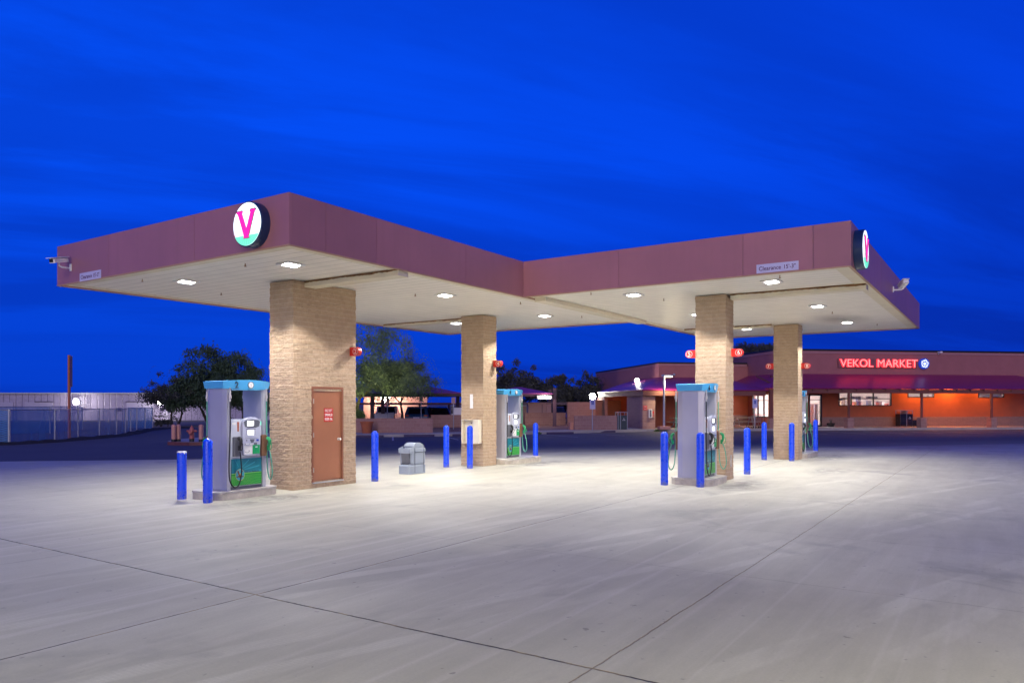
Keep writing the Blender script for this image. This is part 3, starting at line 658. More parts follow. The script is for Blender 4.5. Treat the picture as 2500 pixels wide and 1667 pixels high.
# number flags
def flag(x,y,z,diry,num,label):
    t=thing('number_flag',label,'sign',(x,y,z),0,'red pump number flags on the columns')
    L=.29; r=.10
    pts=[(0,-r),(diry*(L-r),-r)]+[(diry*(L-r+r*math.sin(a)),-r*math.cos(a)) for a in [k*PI/10 for k in range(1,10)]]+[(diry*(L-r),r),(0,r)]
    MB().prism(pts,'x',-.06,.06).ob('flag_box',M['red'],t)
    for sx in (-1,1):
        ring=MB(); c=(0,diry*(L-r-.005),0)
        n=28; ri,ro=.074,.084
        v=[];f=[]
        for i in range(n):
            a=2*PI*i/n
            for rr in (ri,ro): v.append((sx*.0615,c[1]+rr*math.cos(a),rr*math.sin(a)))
        for i in range(n): j=(i+1)%n; f.append((2*i,2*i+1,2*j+1,2*j))
        ring.add(v,f); ring.ob('ring',M['white'],t)
        text_obj('numeral',num,M['white'],t,(sx*.0605,c[1],0),LEFT if sx<0 else RIGHT,.105,None,.0015,.008)
    return t
flag(12.78,13.08,3.17,-1,'2','red flag with circled 2 on the wide door column')
flag(19.15,13.33,3.18,-1,'4','red flag with circled 4 on the cabinet column')
flag(18.92,5.77,3.22,-1,'6','red flag with circled 6, right of the brightly lit column')
flag(18.55,6.56,3.2,1,'5','red flag with circled 5 peeping out left of the brightly lit column')
flag(27.15,5.85,3.24,-1,'8','red flag with circled 8 right of the rearmost column')
flag(26.75,6.67,3.24,1,'7','red flag with circled 7 peeping out left of the rearmost column')
# cabinet and strip on the cabinet column
cb=thing('wall_cabinet','open cream steel cabinet on the left face of the column with flag 4','cabinet',(18.555,13.75,1.07))
m=MB(); m.box(-.16,-.36,-.37,0,.30,-.35); m.box(-.16,-.36,.35,0,.30,.37); m.box(-.16,-.36,-.35,0,-.16,.35); m.box(-.16,.28,-.35,0,.30,.35); m.box(-.012,-.16,-.35,0,.28,.35); m.ob('case',M['cream'],cb)
MB().box(-.03,0,.24,-.012,.02,.27).ob('latch',M['black'],cb)
MB().box(18.545,13.72,1.78,18.575,13.83,2.22).ob('white_strip',M['whitep']); tag(bpy.data.objects['white_strip'],'narrow white metal strip above the open cream cabinet on the column','plate')

# small recess on column 6
MB().box(18.78,5.757,.33,18.84,5.80,.62).ob('outlet_cover',M['steel']); tag(bpy.data.objects['outlet_cover'],'small steel outlet cover low on the column beside pump 6','outlet cover')

# ------------------------------------------------------------------ bollards
def bollard_proto(loc,label):
    m=MB(); r=.089; H=1.25
    pr=[(r,0),(r,H-r*1.0)]+[(r*math.cos(a),H-r+r*math.sin(a)) for a in [k*PI/14 for k in range(1,7)]]+[(.0008,H)]
    m.lathe(pr,28); o=m.ob('bollard',M['blue'],None,smooth=50,loc=loc); return tag(o,label,'bollard','blue domed bollards guarding the pumps')
bs=[((8.76,12.87),'blue domed bollard in front of pump 2, leftmost domed one, beside the cut bollard',1.0),((13.52,13.03),'blue domed bollard right of the brown door column and left of the grey bin',1.0),
 ((17.73,14.12),'blue domed bollard between the grey bin and the cabinet column',1.02),((17.78,13.26),'blue domed bollard in front of the open cream cabinet',1.02),((21.67,13.36),'blue domed bollard right of pump 4',1.02),
 ((16.67,6.69),'blue domed bollard at the left of pump 6',1.01),((16.71,5.83),'blue domed bollard directly in front of pump 6',1.01),((20.48,5.83),'blue domed bollard just right of the brightly lit column 6',1.02),
 ((26.1,6.85),'blue domed bollard halfway between columns 6 and 8',1.04),((26.1,5.94),'blue domed bollard in front of the rearmost column',1.03),((30.48,6.05),'rightmost blue domed bollard, right of pump 8',1.05)]
b0=None
for (p,lb,s_) in bs:
    if b0 is None: b0=bollard_proto((*p,0),lb); b=b0
    else: b=dup(b0,(*p,0),random.random()*6,lb)
    b.scale=(1,1,s_)
ct=thing('cut_bollard','shorter blue bollard with a flat chipped white top, leftmost by pump 2','bollard',(8.7,13.63,0))
MB().lathe([(.089,.025),(.091,.5),(.091,.955)],28).ob('pipe',M['blue'],ct,smooth=40)
MB().lathe([(.092,0),(.092,.025)],28).ob('bare_foot',M['chip'],ct,smooth=40)
m=MB(); n=28; v=[(0,0,.985)]
for i in range(n): a=2*PI*i/n; v.append((.0925*math.cos(a),.0925*math.sin(a),.972))
for i in range(n): a=2*PI*i/n; v.append((.0928*math.cos(a),.0928*math.sin(a),.972-.02-.05*max(0,noise.noise((i*.6,2,0)))*1.6))
m.add(v,[(0,1+i,1+(i+1)%n) for i in range(n)]+[(1+i,1+n+i,1+n+(i+1)%n,1+(i+1)%n) for i in range(n)]); m.ob('chipped_cap',M['chip'],ct,smooth=60)

# ------------------------------------------------------------------ pumps
def island(x0,y0,x1,y1,label):
    t=thing('pump_island',label,'island',(x0,y0,0),0,'raised concrete pump islands'); X,Y=x1-x0,y1-y0; c=.14
    pl=[(c,0),(X-c,0),(X,c),(X,Y-c),(X-c,Y),(c,Y),(0,Y-c),(0,c)]
    MB().prism(pl,'z',0,.135).ob('concrete_base',M['island'],t,bevel=.006)
    pl2=[(a+(-.008 if a<X/2 else .008),b+(-.008 if b<Y/2 else .008)) for a,b in pl]
    MB().prism(pl2,'z',.135,.17).ob('steel_edge',M['steel'],t,bevel=.006); return t
def wires(pts,r=.013,sub=6):   # smooth path
    P=[Vector(p) for p in pts]; out=[]
    for i in range(len(P)-1):
        p0=P[max(i-1,0)];p1=P[i];p2=P[i+1];p3=P[min(i+2,len(P)-1)]
        for k in range(sub):
            t=k/sub; out.append(.5*((2*p1)+(p2-p0)*t+(2*p0-5*p1+4*p2-p3)*t*t+(3*p1-p0-3*p2+p3)*t**3))
    out.append(P[-1]); return out
def nozzle(m,x,y,z,sy,sx=0):   # nozzle hanging in its boot; sy=-1 towards the front
    m.tube(wires([(x,y+sy*.02,z+.10),(x,y+sy*.075,z+.075),(x,y+sy*.09,z+.01),(x,y+sy*.075,z-.10)]),[.017,.02,.024,.03,.034,.036,.036,.036,.036,.036,.034,.032,.03,.028,.026,.024,.022,.02,.018][:19],10)
    m.cyl((x,y+sy*.055,z+.088),(x,y+sy*.062,z+.092),.055,.05,14)
    m.tube(wires([(x,y+sy*.10,z+.02),(x,y+sy*.15,z-.02),(x,y+sy*.145,z-.10),(x,y+sy*.10,z-.15)],sub=4),.008,6)
    m.box(x-.02,y+sy*.03,z-.15,x+.02,y+sy*.075,z-.05)
def pump(loc,num,label,numside='f'):
    t=thing('fuel_pump',label,'fuel pump',loc,0,'fuel pumps under the canopy')
    D=.32; ch=.12
    for sx in (-1,1):    # end pillars
        xo,xi=sx*.50,sx*.385
        pl=[(xi,-D),(xo-sx*.03,-D),(xo,-D+ch),(xo,D-ch),(xo-sx*.03,D),(xi,D)]
        MB().prism(pl,'z',.0,2.06).ob('end_pillar',M['pumpgrey'],t,bevel=.008)
        MB().box(xi-sx*.012,-D+.02,.64,xi-sx*.001,D-.02,2.05).ob('inner_lining',M['pumpgrey'],t)
    MB().box(-.384,-D+.03,.0,.384,D-.03,.07).ob('kick_plate',M['pumpdark'],t)
    MB().box(-.372,-D+.02,.07,.372,D-.02,.66).ob('lower_cabinet',M['pumpgrey'],t)
    MB().prism([(-D+.005,.66),(D-.005,.66),(D-.03,1.43),(-D+.03,1.43)],'x',-.372,.372).ob('head_cabinet',M['pumplight'],t,bevel=.01)
    # valance
    n=16; L=.57; m=MB(); V=[]
    for i in range(n+1):
        x=-L+2*L*i/n; k=1-(x/L)**2; yb=.33+.10*k; zt=2.20+.035*k; zb=2.06-.035*k; 
        V+= [(x*.965,-yb+.03,zb),(x,-yb,zt),(x,yb,zt),(x*.965,yb-.03,zb)]
    F=[]
    for i in range(n):
        for k in range(4): F.append((i*4+k,i*4+(k+1)%4,(i+1)*4+(k+1)%4,(i+1)*4+k))
    F+= [(3,2,1,0),(n*4,n*4+1,n*4+2,n*4+3)]
    m.add(V,F); m.ob('valance',M['valance'],t,smooth=30)
    for sy in (-1,1):
        f=sy  # -1 front
        rot=FRONT if sy<0 else BACK
        X=lambda x: x*(-sy)     # mirror so both faces read the same
        # valance number and seal
        yv=lambda x,zz=2.13: sy*(.33+.10*(1-(x/L)**2)-.012)
        nx=X(-.30); text_obj('numeral',num,M['digit'],t,(nx,sy*(.33+.10*(1-(nx/L)**2)-.007),2.13),rot,.125,.085,.012,.02)
        c=X(.02); 
        sl_=MB(); 
        sl_.lathe([(.074,0),(.074,.006)],28,c=(c,sy*.418,2.132) if sy<0 else (c,sy*.418+.0,2.132),axis='y')
        if sy>0: sl_.v=[(x,y+ .006,z) for x,y,z in sl_.v]
        sl_.ob('seal_ring',M['digit'],t)
        s2=MB(); s2.lathe([(.053,0),(.053,.004)],28,c=(c,sy*.4245,2.132),axis='y')
        if sy>0: s2.v=[(x,y+.004,z) for x,y,z in s2.v]
        s2.ob('seal_face',M['white'],t)
        d=MB(); yy=sy*.4295
        for a in range(16):
            an=a*PI/8; q=(c+.0635*math.cos(an),2.132+.0635*math.sin(an)); d.box(q[0]-.005,sy*.4245,q[1]-.005,q[0]+.005,sy*.4255,q[1]+.005,0)
        for (a,b,w_,h_,mi) in ((-.02,.018,.006,.004,2),(.018,.018,.006,.004,2),(0,.012,.004,.008,2),(0,-.012,.014,.006,1),(0,-.026,.003,.012,1)):
            d.box(c+X(a)-w_,sy*.4285,2.132+b-h_,c+X(a)+w_,sy*.4292,2.132+b+h_,mi)
        d.ob('seal_marks',[M['white'],M['red'],M['digit']],t)
        yl=sy*(D-.018)
        # lower graphic panel
        def fb(m_,x0,z0,x1,z1,dep,mi=0,base=None):
            b_=yl if base is None else base
            m_.box(X(x0),b_,z0,X(x1),b_+sy*dep,z1,mi)
        g=MB(); fb(g,-.365,.085,.365,.63,.012); gp=g.ob('graphic_panel',M['teal'],t)
        g=MB(); fb(g,-.365,.085,.365,.325,.0145); g.ob('field_print',M['grass_g'],t)
        g=MB(); fb(g,-.365,.322,.365,.334,.017,0)
        cx_,cz_=-.165,.295
        for k in range(26):
            a=-PI*(k+.5)/26; x1_=cx_+math.cos(a)*.9; z1_=cz_+math.sin(a)*.5
            # clip to panel
            tt=1
            if x1_>.36: tt=min(tt,(.36-cx_)/(x1_-cx_))
            if x1_<-.36: tt=min(tt,(-.36-cx_)/(x1_-cx_))
            if z1_<.09: tt=min(tt,(.09-cz_)/(z1_-cz_))
            xe,ze=cx_+(x1_-cx_)*tt,cz_+(z1_-cz_)*tt; xs_,zs_=cx_+math.cos(a)*.1,cz_+math.sin(a)*.1
            if zs_<.318 and ze<zs_+.02: g.add([(X(xs_),yl+sy*.016,zs_+.001),(X(xs_),yl+sy*.016,zs_-.001),(X(xe),yl+sy*.016,ze-.002),(X(xe),yl+sy*.016,ze+.002)],[(0,1,2,3)])
        g.ob('ray_print',M['limeline'],t)
        g=MB()
        for k in range(9):
            a=PI*(k+.7)/10; 
            if math.cos(a)*.9>-.25:
                x1_=cx_+math.cos(a)*.55; z1_=cz_+math.sin(a)*.33
                x1_=max(-.36,min(.36,x1_)); z1_=min(.625,z1_); xs_,zs_=cx_+math.cos(a)*.13,cz_+.04+math.sin(a)*.13
                g.add([(X(xs_),yl+sy*.0135,zs_+.004),(X(xs_),yl+sy*.0135,zs_-.004),(X(x1_),yl+sy*.0135,z1_-.012),(X(x1_),yl+sy*.0135,z1_+.012)],[(0,1,2,3)])
        g.ob('sky_ray_print',M['tealpale'],t)
        # V emblem
        e_=MB(); nn=28
        def disc(m_,r,dep,mi=0,dz=0):
            v=[(X(cx_)+r*math.cos(2*PI*i/nn),yl+sy*dep,.30+dz+r*1.1*math.sin(2*PI*i/nn)) for i in range(nn)]; m_.add(v,[tuple(range(nn)) if sy>0 else tuple(range(nn-1,-1,-1))],mi)
        disc(e_,.108,.0185,0); disc(e_,.103,.0190,1)
        e_.add([(X(cx_-.09),yl+sy*.0195,.255),(X(cx_+.09),yl+sy*.0195,.255),(X(cx_+.085),yl+sy*.0195,.27),(X(cx_),yl+sy*.0195,.29),(X(cx_-.085),yl+sy*.0195,.27)],[(0,1,2,3,4)],2)
        vv=[(X(cx_+math.cos(a)*.045),yl+sy*.0198,.285+math.sin(a)*.045) for a in [k*PI/8 for k in range(9)]]; e_.add(vv,[tuple(range(9))],0)
        e_.ob('emblem_print',[M['yellow'],M['tealpale'],M['brown']],t)
        VP=[(-.07,.075),(-.065,.083),(-.025,.083),(-.022,.075),(-.03,.07),(.002,-.02),(.032,.07),(.026,.075),(.028,.083),(.066,.083),(.07,.075),(.058,.068),(.016,-.062),(-.016,-.062),(-.06,.068)]
        MB().prism([(X(cx_+a),.30+b) for a,b in VP],'y',yl+sy*.0185,yl+sy*.022).ob('letter_v',M['brown'],t)
        text_obj('shop_name','VEKOL MARKET',M['digit'],t,(X(.13),yl+sy*.015,.358),rot,.024,.34,.002,.01)
        # head: bezel
        yh=sy*(D-.02)
        B=[(X(a),b) for a,b in [(-.115,.70),(-.135,.9),(-.14,1.2),(-.135,1.36),(-.10,1.43),(-.02,1.465),(.08,1.475),(.18,1.465),(.26,1.43),(.295,1.36),(.30,1.2),(.295,.9),(.27,.70),(.18,.675),(-.03,.675)]]
        MB().prism(B,'y',yh,yh+sy*.075).ob('bezel',M['bezel'],t,bevel=.012)
        yb=yh+sy*.076
        def pc(m_,x0,z0,x1,z1,dep=.004,mi=0): m_.box(X(x0),yb-sy*.002,z0,X(x1),yb+sy*dep,z1,mi)
        q=MB(); q.prism([(X(a),b) for a,b in [(-.115,1.38),(-.06,1.41),(.08,1.425),(.22,1.41),(.275,1.38),(.25,1.28),(.17,1.255),(-.01,1.255),(-.09,1.28)]],'y',yb-sy*.002,yb+sy*.003); q.ob('screen_surround',M['pumpdark'],t)
        q=MB(); pc(q,-.035,1.295,.12,1.395,.006); q.ob('price_screen',M['screen'],t)
        q=MB(); pc(q,-.02,1.105,.125,1.21,.006); q.ob('card_screen',M['screen'],t)
        q=MB(); pc(q,-.06,1.222,.17,1.234); 
        for k in range(4): pc(q,-.05,1.115+k*.024,-.033,1.127+k*.024); pc(q,.14,1.115+k*.024,.157,1.127+k*.024)
        pc(q,-.08,1.04,.22,1.044); pc(q,-.06,.985,-.035,1.01); pc(q,.13,.90,.20,.945)
        q.prism([(X(a),b) for a,b in [(.03,1.02),(.14,1.02),(.11,.95),(.06,.95)]],'y',yb-sy*.002,yb+sy*.01); q.ob('keypad_marks',M['pumpdark'],t)
        q=MB(); pc(q,.19,.975,.245,1.015); q.ob('card_reader',M['blueicon'],t)
        q=MB(); pc(q,-.09,.915,-.01,.94,.03); pc(q,.02,.905,.10,.93,.02); q.ob('receipt_slot',M['whitep'],t)
        q=MB(); pc(q,-.105,.715,.09,.89); q.ob('white_label',M['white'],t)
        q=MB()
        for k in range(7): a=-2.6+k*.5; q.box(X(-.04+.05*math.cos(a))-.008,yb+sy*.004,.78+.03*math.sin(a)-.005,X(-.04+.05*math.cos(a))+.008,yb+sy*.0055,.78+.03*math.sin(a)+.005)
        q.ob('label_print',M['digit'],t)
        q=MB(); pc(q,.095,.715,.27,.90); q.ob('green_label',M['gpanel'],t)
        q=MB(); q.box(X(.16),yb+sy*.004,.845,X(.215),yb+sy*.0055,.87); q.ob('label_flash',M['white'],t)
        # stickers on the head panel
        ys=yh-sy*.008
        q=MB(); q.box(X(-.34),ys-sy*.01,1.32,X(-.25),ys+sy*.006,1.37,0); q.box(X(-.215),ys-sy*.01,1.17,X(-.175),ys+sy*.006,1.38,1); q.box(X(-.215),ys-sy*.01,1.0,X(-.175),ys+sy*.006,1.165,2)
        q.box(X(.345),ys-sy*.01,1.30,X(.37),ys+sy*.006,1.38,3); q.ob('sticker',[M['white'],M['terra'],M['cream'],M['signgreen']],t)
        text_obj('side_numeral',num,M['digit'],t,(X(.332),ys+sy*.004,1.27),rot,.06,.035,.003,.01)
        # nozzle boots, nozzles, hoses
        MB().rbox(min(X(-.34),X(-.16)),min(yh,yh+sy*.05),.68,max(X(-.34),X(-.16)),max(yh,yh+sy*.05),1.08,.015).ob('nozzle_boot',M['pumpdark'],t)
        MB().rbox(min(X(.33),X(.47)),min(yh,yh+sy*.09),.66,max(X(.33),X(.47)),max(yh,yh+sy*.09),1.10,.02).ob('nozzle_boot',M['brownboot'],t)
        q=MB(); nozzle(q,X(-.235),yh+sy*.05,.95,sy); q.ob('nozzle',M['black'],t,smooth=50)
        q=MB(); nozzle(q,X(.43),yh+sy*.10,.93,sy); q.ob('nozzle',M['greennz'],t,smooth=50)
        yf=sy*(D+.045)
        hp=[(X(-.43),yf,1.82),(X(-.43),yf,1.2),(X(-.47),yf+sy*.02,.55),(X(-.46),yf+sy*.03,.22),(X(-.36),yf+sy*.04,.07),(X(-.25),yf+sy*.04,.12),(X(-.20),yf+sy*.05,.35),(X(-.215),yf+sy*.05,.62),(X(-.235),yf+sy*.05,.78)]
        MB().tube(wires(hp),.0135,8).ob('hose',M['black'],t,smooth=60)
        hp=[(X(.45),yf,1.82),(X(.455),yf,1.2),(X(.45),yf+sy*.02,.6),(X(.455),yf+sy*.05,.28),(X(.45),yf+sy*.13,.17),(X(.44),yf+sy*.20,.3),(X(.43),yf+sy*.18,.58),(X(.43),yf+sy*.12,.78)]
        MB().tube(wires(hp),.0135,8).ob('hose',M['greenh'],t,smooth=60)
        for xx in (-.43,.45):
            q=MB(); x_=X(xx); q.cyl((x_,yf,1.80),(x_,yf,1.86),.018,n=10); q.cyl((x_,yf,1.86),(x_,yf,1.93),.03,n=12); q.cyl((x_,yf,1.93),(x_,yf,2.0),.02,n=10); q.cyl((x_,yf,2.0),(x_,yf,2.07),.014,n=8)
            q.ob('swivel',M['chrome'],t,smooth=40)
    return t
island(8.95,12.87,10.50,13.80,'concrete island with worn steel edge carrying pump 2')
island(19.35,12.92,21.45,13.85,'concrete island with worn steel edge carrying pump 4')
island(16.88,5.62,18.15,6.65,'concrete island with worn steel edge carrying pump 6')
island(27.45,5.75,29.5,6.75,'concrete island with worn steel edge carrying pump 8')
pump((9.73,13.29,.17),'2','fuel pump with a 2 on its valance, left of the brown door column')
pump((20.32,13.70,.17),'4','fuel pump with a 4 on its valance, right of the cabinet column')
pump((17.42,6.15,.17),'6','fuel pump with a 6 on its valance, seen from its wide grey end')
pump((28.35,6.38,.17),'8','fuel pump mostly hidden behind the rearmost right column')

# service bin
sb=thing('service_bin','grey plastic litter and squeegee bin standing between two blue bollards on the pad','bin',(15.27,13.44,0))
MB().rbox(0,0,0,.72,.42,.27,.05).ob('base_tray',M['binp'],sb,smooth=30)
MB().rbox(.22,.015,.27,.70,.405,.60,.03).ob('middle_section',M['binp'],sb,smooth=30)
MB().rbox(.21,0,.605,.72,.42,.72,.04).ob('rim_section',M['binp'],sb,smooth=30)
m=MB(); pl=[(.22,.715),(.225,.77),(.27,.825),(.36,.85),(.52,.845),(.62,.80),(.67,.75),(.68,.715)]; m.prism(pl,'y',.03,.39); m.ob('dome_lid',M['binp'],sb,bevel=.025)
m=MB(); m.box(.03,.0,.57,.205,.42,.60); m.prism([(.03,.60),(.03,.70),(.205,.745),(.205,.60)],'y',.0,.03); m.prism([(.03,.60),(.03,.70),(.205,.745),(.205,.60)],'y',.39,.42); m.box(.03,.031,.60,.05,.389,.70); m.ob('towel_tray',M['binp'],sb,bevel=.008)
MB().box(.055,.035,.605,.20,.385,.64).ob('tray_recess',M['bindark'],sb)
m=MB(); m.box(.10,.005,.27,.215,.05,.57); m.box(.10,.37,.27,.215,.415,.57); m.ob('side_post',M['binp'],sb,bevel=.008)
MB().prism([(.09,.275),(.21,.275),(.215,.565),(.05,.565)],'y',.07,.35).ob('squeegee_bucket',M['pumpdark'],sb,bevel=.01)
MB().box(.03,.08,.273,.085,.34,.278).ob('tray_recess',M['bindark'],sb)
MB().box(.228,-.004,.03,.238,.002,.72).ob('strap',M['bindark'],sb); MB().box(.60,-.004,.04,.612,.002,.70).ob('strap',M['bindark'],sb)

# ------------------------------------------------------------------ market building (own axes: x along its front, y into it)
MK=(*cam2w(31.46,60),0); MR=RV+math.radians(9)
def mk2w(x,y):
    c,s_=math.cos(MR),math.sin(MR); return (MK[0]+x*c-y*s_, MK[1]+x*s_+y*c)
B=thing('market_building','long low plum stucco market with purple metal awning and red lit name sign','building',MK,MR)
def part(m,name,mt,bevel=0,smooth=None): return m.ob(name,mt,B,bevel=bevel,smooth=smooth)
XL=-10.67
# tall block: wall built round the openings, front at y=0
def wall_with_holes(x0,x1,z0,z1,holes,y0=0,y1=.25):
    m=MB(); xs=sorted({x0,x1,*[h_[0] for h_ in holes],*[h_[1] for h_ in holes]})
    for a,b in zip(xs[:-1],xs[1:]):
        hs=sorted([(h_[2],h_[3]) for h_ in holes if h_[0]<=a+1e-6 and h_[1]>=b-1e-6]); z=z0
        for c,d in hs:
            if c>z: m.box(a,y0,z,b,y1,c)
            z=d
        if z<z1: m.box(a,y0,z,b,y1,z1)
    return m
WIN=[(-5.5,-.87,1.79,2.86),(.58,2.97,2.46,2.86),(6.99,9.38,2.46,2.86)]; DOOR=(-8.05,-6.95,.15,2.69)
part(wall_with_holes(XL,26,.9,5.94,[w_ for w_ in WIN]+[(DOOR[0],DOOR[1],.9,DOOR[3])]),'front_wall',M['stucco'])
part(wall_with_holes(XL-.05,26,0,.9,[(DOOR[0],DOOR[1],0,.9)],-.06,.25),'wainscot',M['cmud'])
part(MB().box(XL,-.05,5.94,26,.3,6.15),'parapet_band',M['band']); part(MB().box(XL-.06,-.1,6.15,26,.35,6.29),'parapet_cap',M['cap'])
# left side wall of the tall block with the storefront opening
m=MB(); m.box(XL-.001,.251,0,XL+.25,1.4,5.94); m.box(XL-.001,1.4,2.77,XL+.25,4.2,5.94); m.box(XL-.001,1.4,0,XL+.25,4.2,.85); m.box(XL-.001,4.2,0,XL+.25,14,5.94); part(m,'side_wall',M['stucco'])
part(MB().box(XL-.05,.31,5.94,XL+.3,14,6.15),'parapet_band',M['band']); part(MB().box(XL-.1,.351,6.15,XL+.35,14,6.29),'parapet_cap',M['cap'])
part(MB().box(XL+.36,.36,5.6,26,14,5.7).box(26,-.05,0,26.2,14,6.2).box(XL,14,0,26.2,14.2,6.15),'roof',M['cap'])
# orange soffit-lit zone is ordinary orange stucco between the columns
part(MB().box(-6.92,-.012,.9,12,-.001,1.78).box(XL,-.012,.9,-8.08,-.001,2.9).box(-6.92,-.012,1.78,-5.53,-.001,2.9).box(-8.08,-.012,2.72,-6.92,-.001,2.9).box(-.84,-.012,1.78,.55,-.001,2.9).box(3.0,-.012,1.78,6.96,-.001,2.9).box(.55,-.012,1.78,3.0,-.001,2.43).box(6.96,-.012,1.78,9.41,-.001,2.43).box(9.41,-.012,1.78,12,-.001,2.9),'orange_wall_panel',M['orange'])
# low block
part(MB().box(-18.6,5.1,0,XL-.002,5.35,5.14),'porch_wall',M['stucco']); part(MB().box(-18.63,5.05,5.14,XL-.1,5.4,5.33),'parapet_band',M['band']); part(MB().box(-18.68,5.0,5.33,XL-.1,5.45,5.45),'parapet_cap',M['cap'])
part(MB().box(-18.6,5.351,2.0,-18.35,24.7,5.14),'side_wall',M['stucco']); part(MB().box(-18.63,5.41,5.14,-18.3,24.7,5.33),'parapet_band',M['band']); part(MB().box(-18.68,5.451,5.33,-18.25,24.7,5.45),'parapet_cap',M['cap'])
part(MB().box(-18.24,5.46,5.0,XL-.12,24.6,5.1),'roof',M['cap'])
part(MB().box(-18.6,5.02,.15,XL-.06,5.095,1.0),'wainscot',M['cmud'])
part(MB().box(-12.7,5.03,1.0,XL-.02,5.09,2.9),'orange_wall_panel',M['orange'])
# awnings (thin sloping slabs)
def slab(name,pts,mt,th=.06):
    m=MB(); P=[Vector(p) for p in pts]; n=(P[1]-P[0]).cross(P[2]-P[0]).normalized(); n=n if n.z>0 else -n
    k=len(P); v=[p for p in P]+[p-n*th for p in P]; f=[tuple(range(k)),tuple(range(2*k-1,k-1,-1))]+[(i,i+k,(i+1)%k+k,(i+1)%k) for i in range(k)]
    m.add(v,f); return part(m,name,mt)
EX=-13.5; ZE,ZW=3.11,4.32
slab('awning_roof',[(EX,-4,ZE),(13.5,-4,ZE),(10.5,-.0,ZW),(XL,-.0,ZW)],M['awn'])
slab('awning_roof',[(EX,-4,ZE),(XL,0,ZW),(XL,5.1,ZW),(EX,5.1,ZE)],M['awny'])
ZL=2.95; ZLW=4.18
slab('awning_roof',[(-23.2,-4,ZL),(EX-.05,-4,ZL),(EX-.05,-4,ZL+.001),(-13.0,5.05,ZLW),(-18.6,5.05,ZLW)][:2]+[(-13.0,5.05,ZLW),(-18.6,5.05,ZLW)],M['awn'])
slab('awning_roof',[(-23.2,-4,ZL),(-18.6,5.05,ZLW),(-18.6,11.3,ZLW),(-23.2,7.6,ZL)],M['awny'])
slab('awning_roof',[(-23.2,7.6,ZL),(-18.6,11.3,ZLW),(-18.6,12.5,ZL)],M['awny'])
part(MB().box(EX+.02,-3.95,2.74,13.4,-3.7,3.02),'eave_beam',M['beam']); part(MB().box(EX+.02,-3.69,2.74,EX+.27,5,3.02),'eave_beam',M['beam'])
part(MB().box(-23.1,-3.95,2.53,EX-.3,-3.7,2.86),'eave_beam',M['beam']); part(MB().box(-23.1,-3.69,2.53,-22.85,7.5,2.86),'eave_beam',M['beam'])
# rafters
for k in range(22):
    x=-12.5+k*1.18
    m=MB(); m.add([(x-.05,-4.1,3.02),(x+.05,-4.1,3.02),(x+.05,-.02,4.18),(x-.05,-.02,4.18),(x-.05,-4.1,2.9+.02),(x+.05,-4.1,2.92),(x+.05,-.02,4.06),(x-.05,-.02,4.06)],[(0,1,2,3),(7,6,5,4),(0,4,5,1),(1,5,6,2),(2,6,7,3),(3,7,4,0)])
    part(m,'rafter',M['beam'])
part(MB().box(-13.2,-3.68,2.98,13.3,-.02,3.0),'porch_ceiling',M['beam']) if False else None
for x in (-7.15,-1.14,4.81,10.8):
    part(MB().box(x-.07,-3.9,.88,x+.07,-3.76,2.74),'post',M['beam'],bevel=.01)
    part(MB().box(x-.24,-4.08,.15,x+.24,-3.6,.9),'post_base',M['cmu'])
part(MB().box(-16.2,-3.75,.15,-13.35,-3.6,.16),'sill',M['cmu'])
part(MB().box(-13.45,-3.9,.15,-13.2,-3.65,2.74),'post',M['beam']); part(MB().box(-13.55,-4.05,.15,-13.1,-3.6,.9),'post_base',M['cmu'])
# low block masonry piers and recess with gate
part(MB().box(-23.04,-3.69,.1,-22.1,-3.2,2.53),'pier',M['cmu'])
part(MB().box(-22.95,-3.19,.1,-22.7,.2,2.53),'pier_wall',M['cmud']); part(MB().box(-22.95,6.25,.1,-22.7,9.3,2.53),'pier_wall',M['cmud'])
part(MB().box(-19.3,.1,.1,-19.1,14,3.4),'recess_wall',M['orange']); part(MB().box(-22.69,9.0,.1,-19.31,9.2,2.9),'recess_wall',M['orange']); part(MB().box(-22.69,-.1,.1,-19.11,.09,2.9),'recess_wall',M['orange'])
g=MB()
for k in range(15): y=4.9+k*.24; g.cyl((-19.6,y,.2),(-19.6,y,2.45),.014,n=6)
g.box(-19.63,4.9,.25,-19.57,8.3,.3); g.box(-19.63,4.9,2.4,-19.57,8.3,2.45); part(g,'barred_gate',M['blackf'])
# front windows: frames, mullions, panes and a lit interior room
for i,(a,b,c,d) in enumerate(WIN):
    f=MB(); t_=.06
    f.box(a,-.03,c,a+t_,.1,d); f.box(b-t_,-.03,c,b,.1,d); f.box(a+t_,-.03,c,b-t_,.1,c+t_); f.box(a+t_,-.03,d-t_,b-t_,.1,d)
    if i==0:
        for x in (-4.4,-2.45): f.box(x-.035,-.02,c+t_,x+.035,.08,d-t_)
        for p_,q_ in ((a+t_,-4.435),(-4.365,-2.485),(-2.415,b-t_)): f.box(p_,-.015,2.33,q_,.07,2.39)
    else: f.box((a+b)/2-.035,-.02,c+t_,(a+b)/2+.035,.08,d-t_)
    wf=part(f,'window',M['blackf']); MB().box(a+t_,.03,c+t_,b-t_,.04,d-t_).ob('pane',M['glass'],wf)
f=MB(); a,b,c,d=DOOR
f.box(a,-.03,c,a+.09,.12,d); f.box(b-.13,-.03,c,b,.12,d); f.box(a+.09,-.03,d-.09,b-.13,.12,d); f.box(a+.09,-.02,2.25,b-.13,.08,2.30); f.box(a+.09,-.02,c,b-.13,.08,c+.12)
df=part(f,'door',M['blackf']); MB().box(a+.09,.03,c+.12,b-.13,.04,2.25).box(a+.09,.03,2.3,b-.13,.04,d-.09).ob('pane',M['glass'],df)
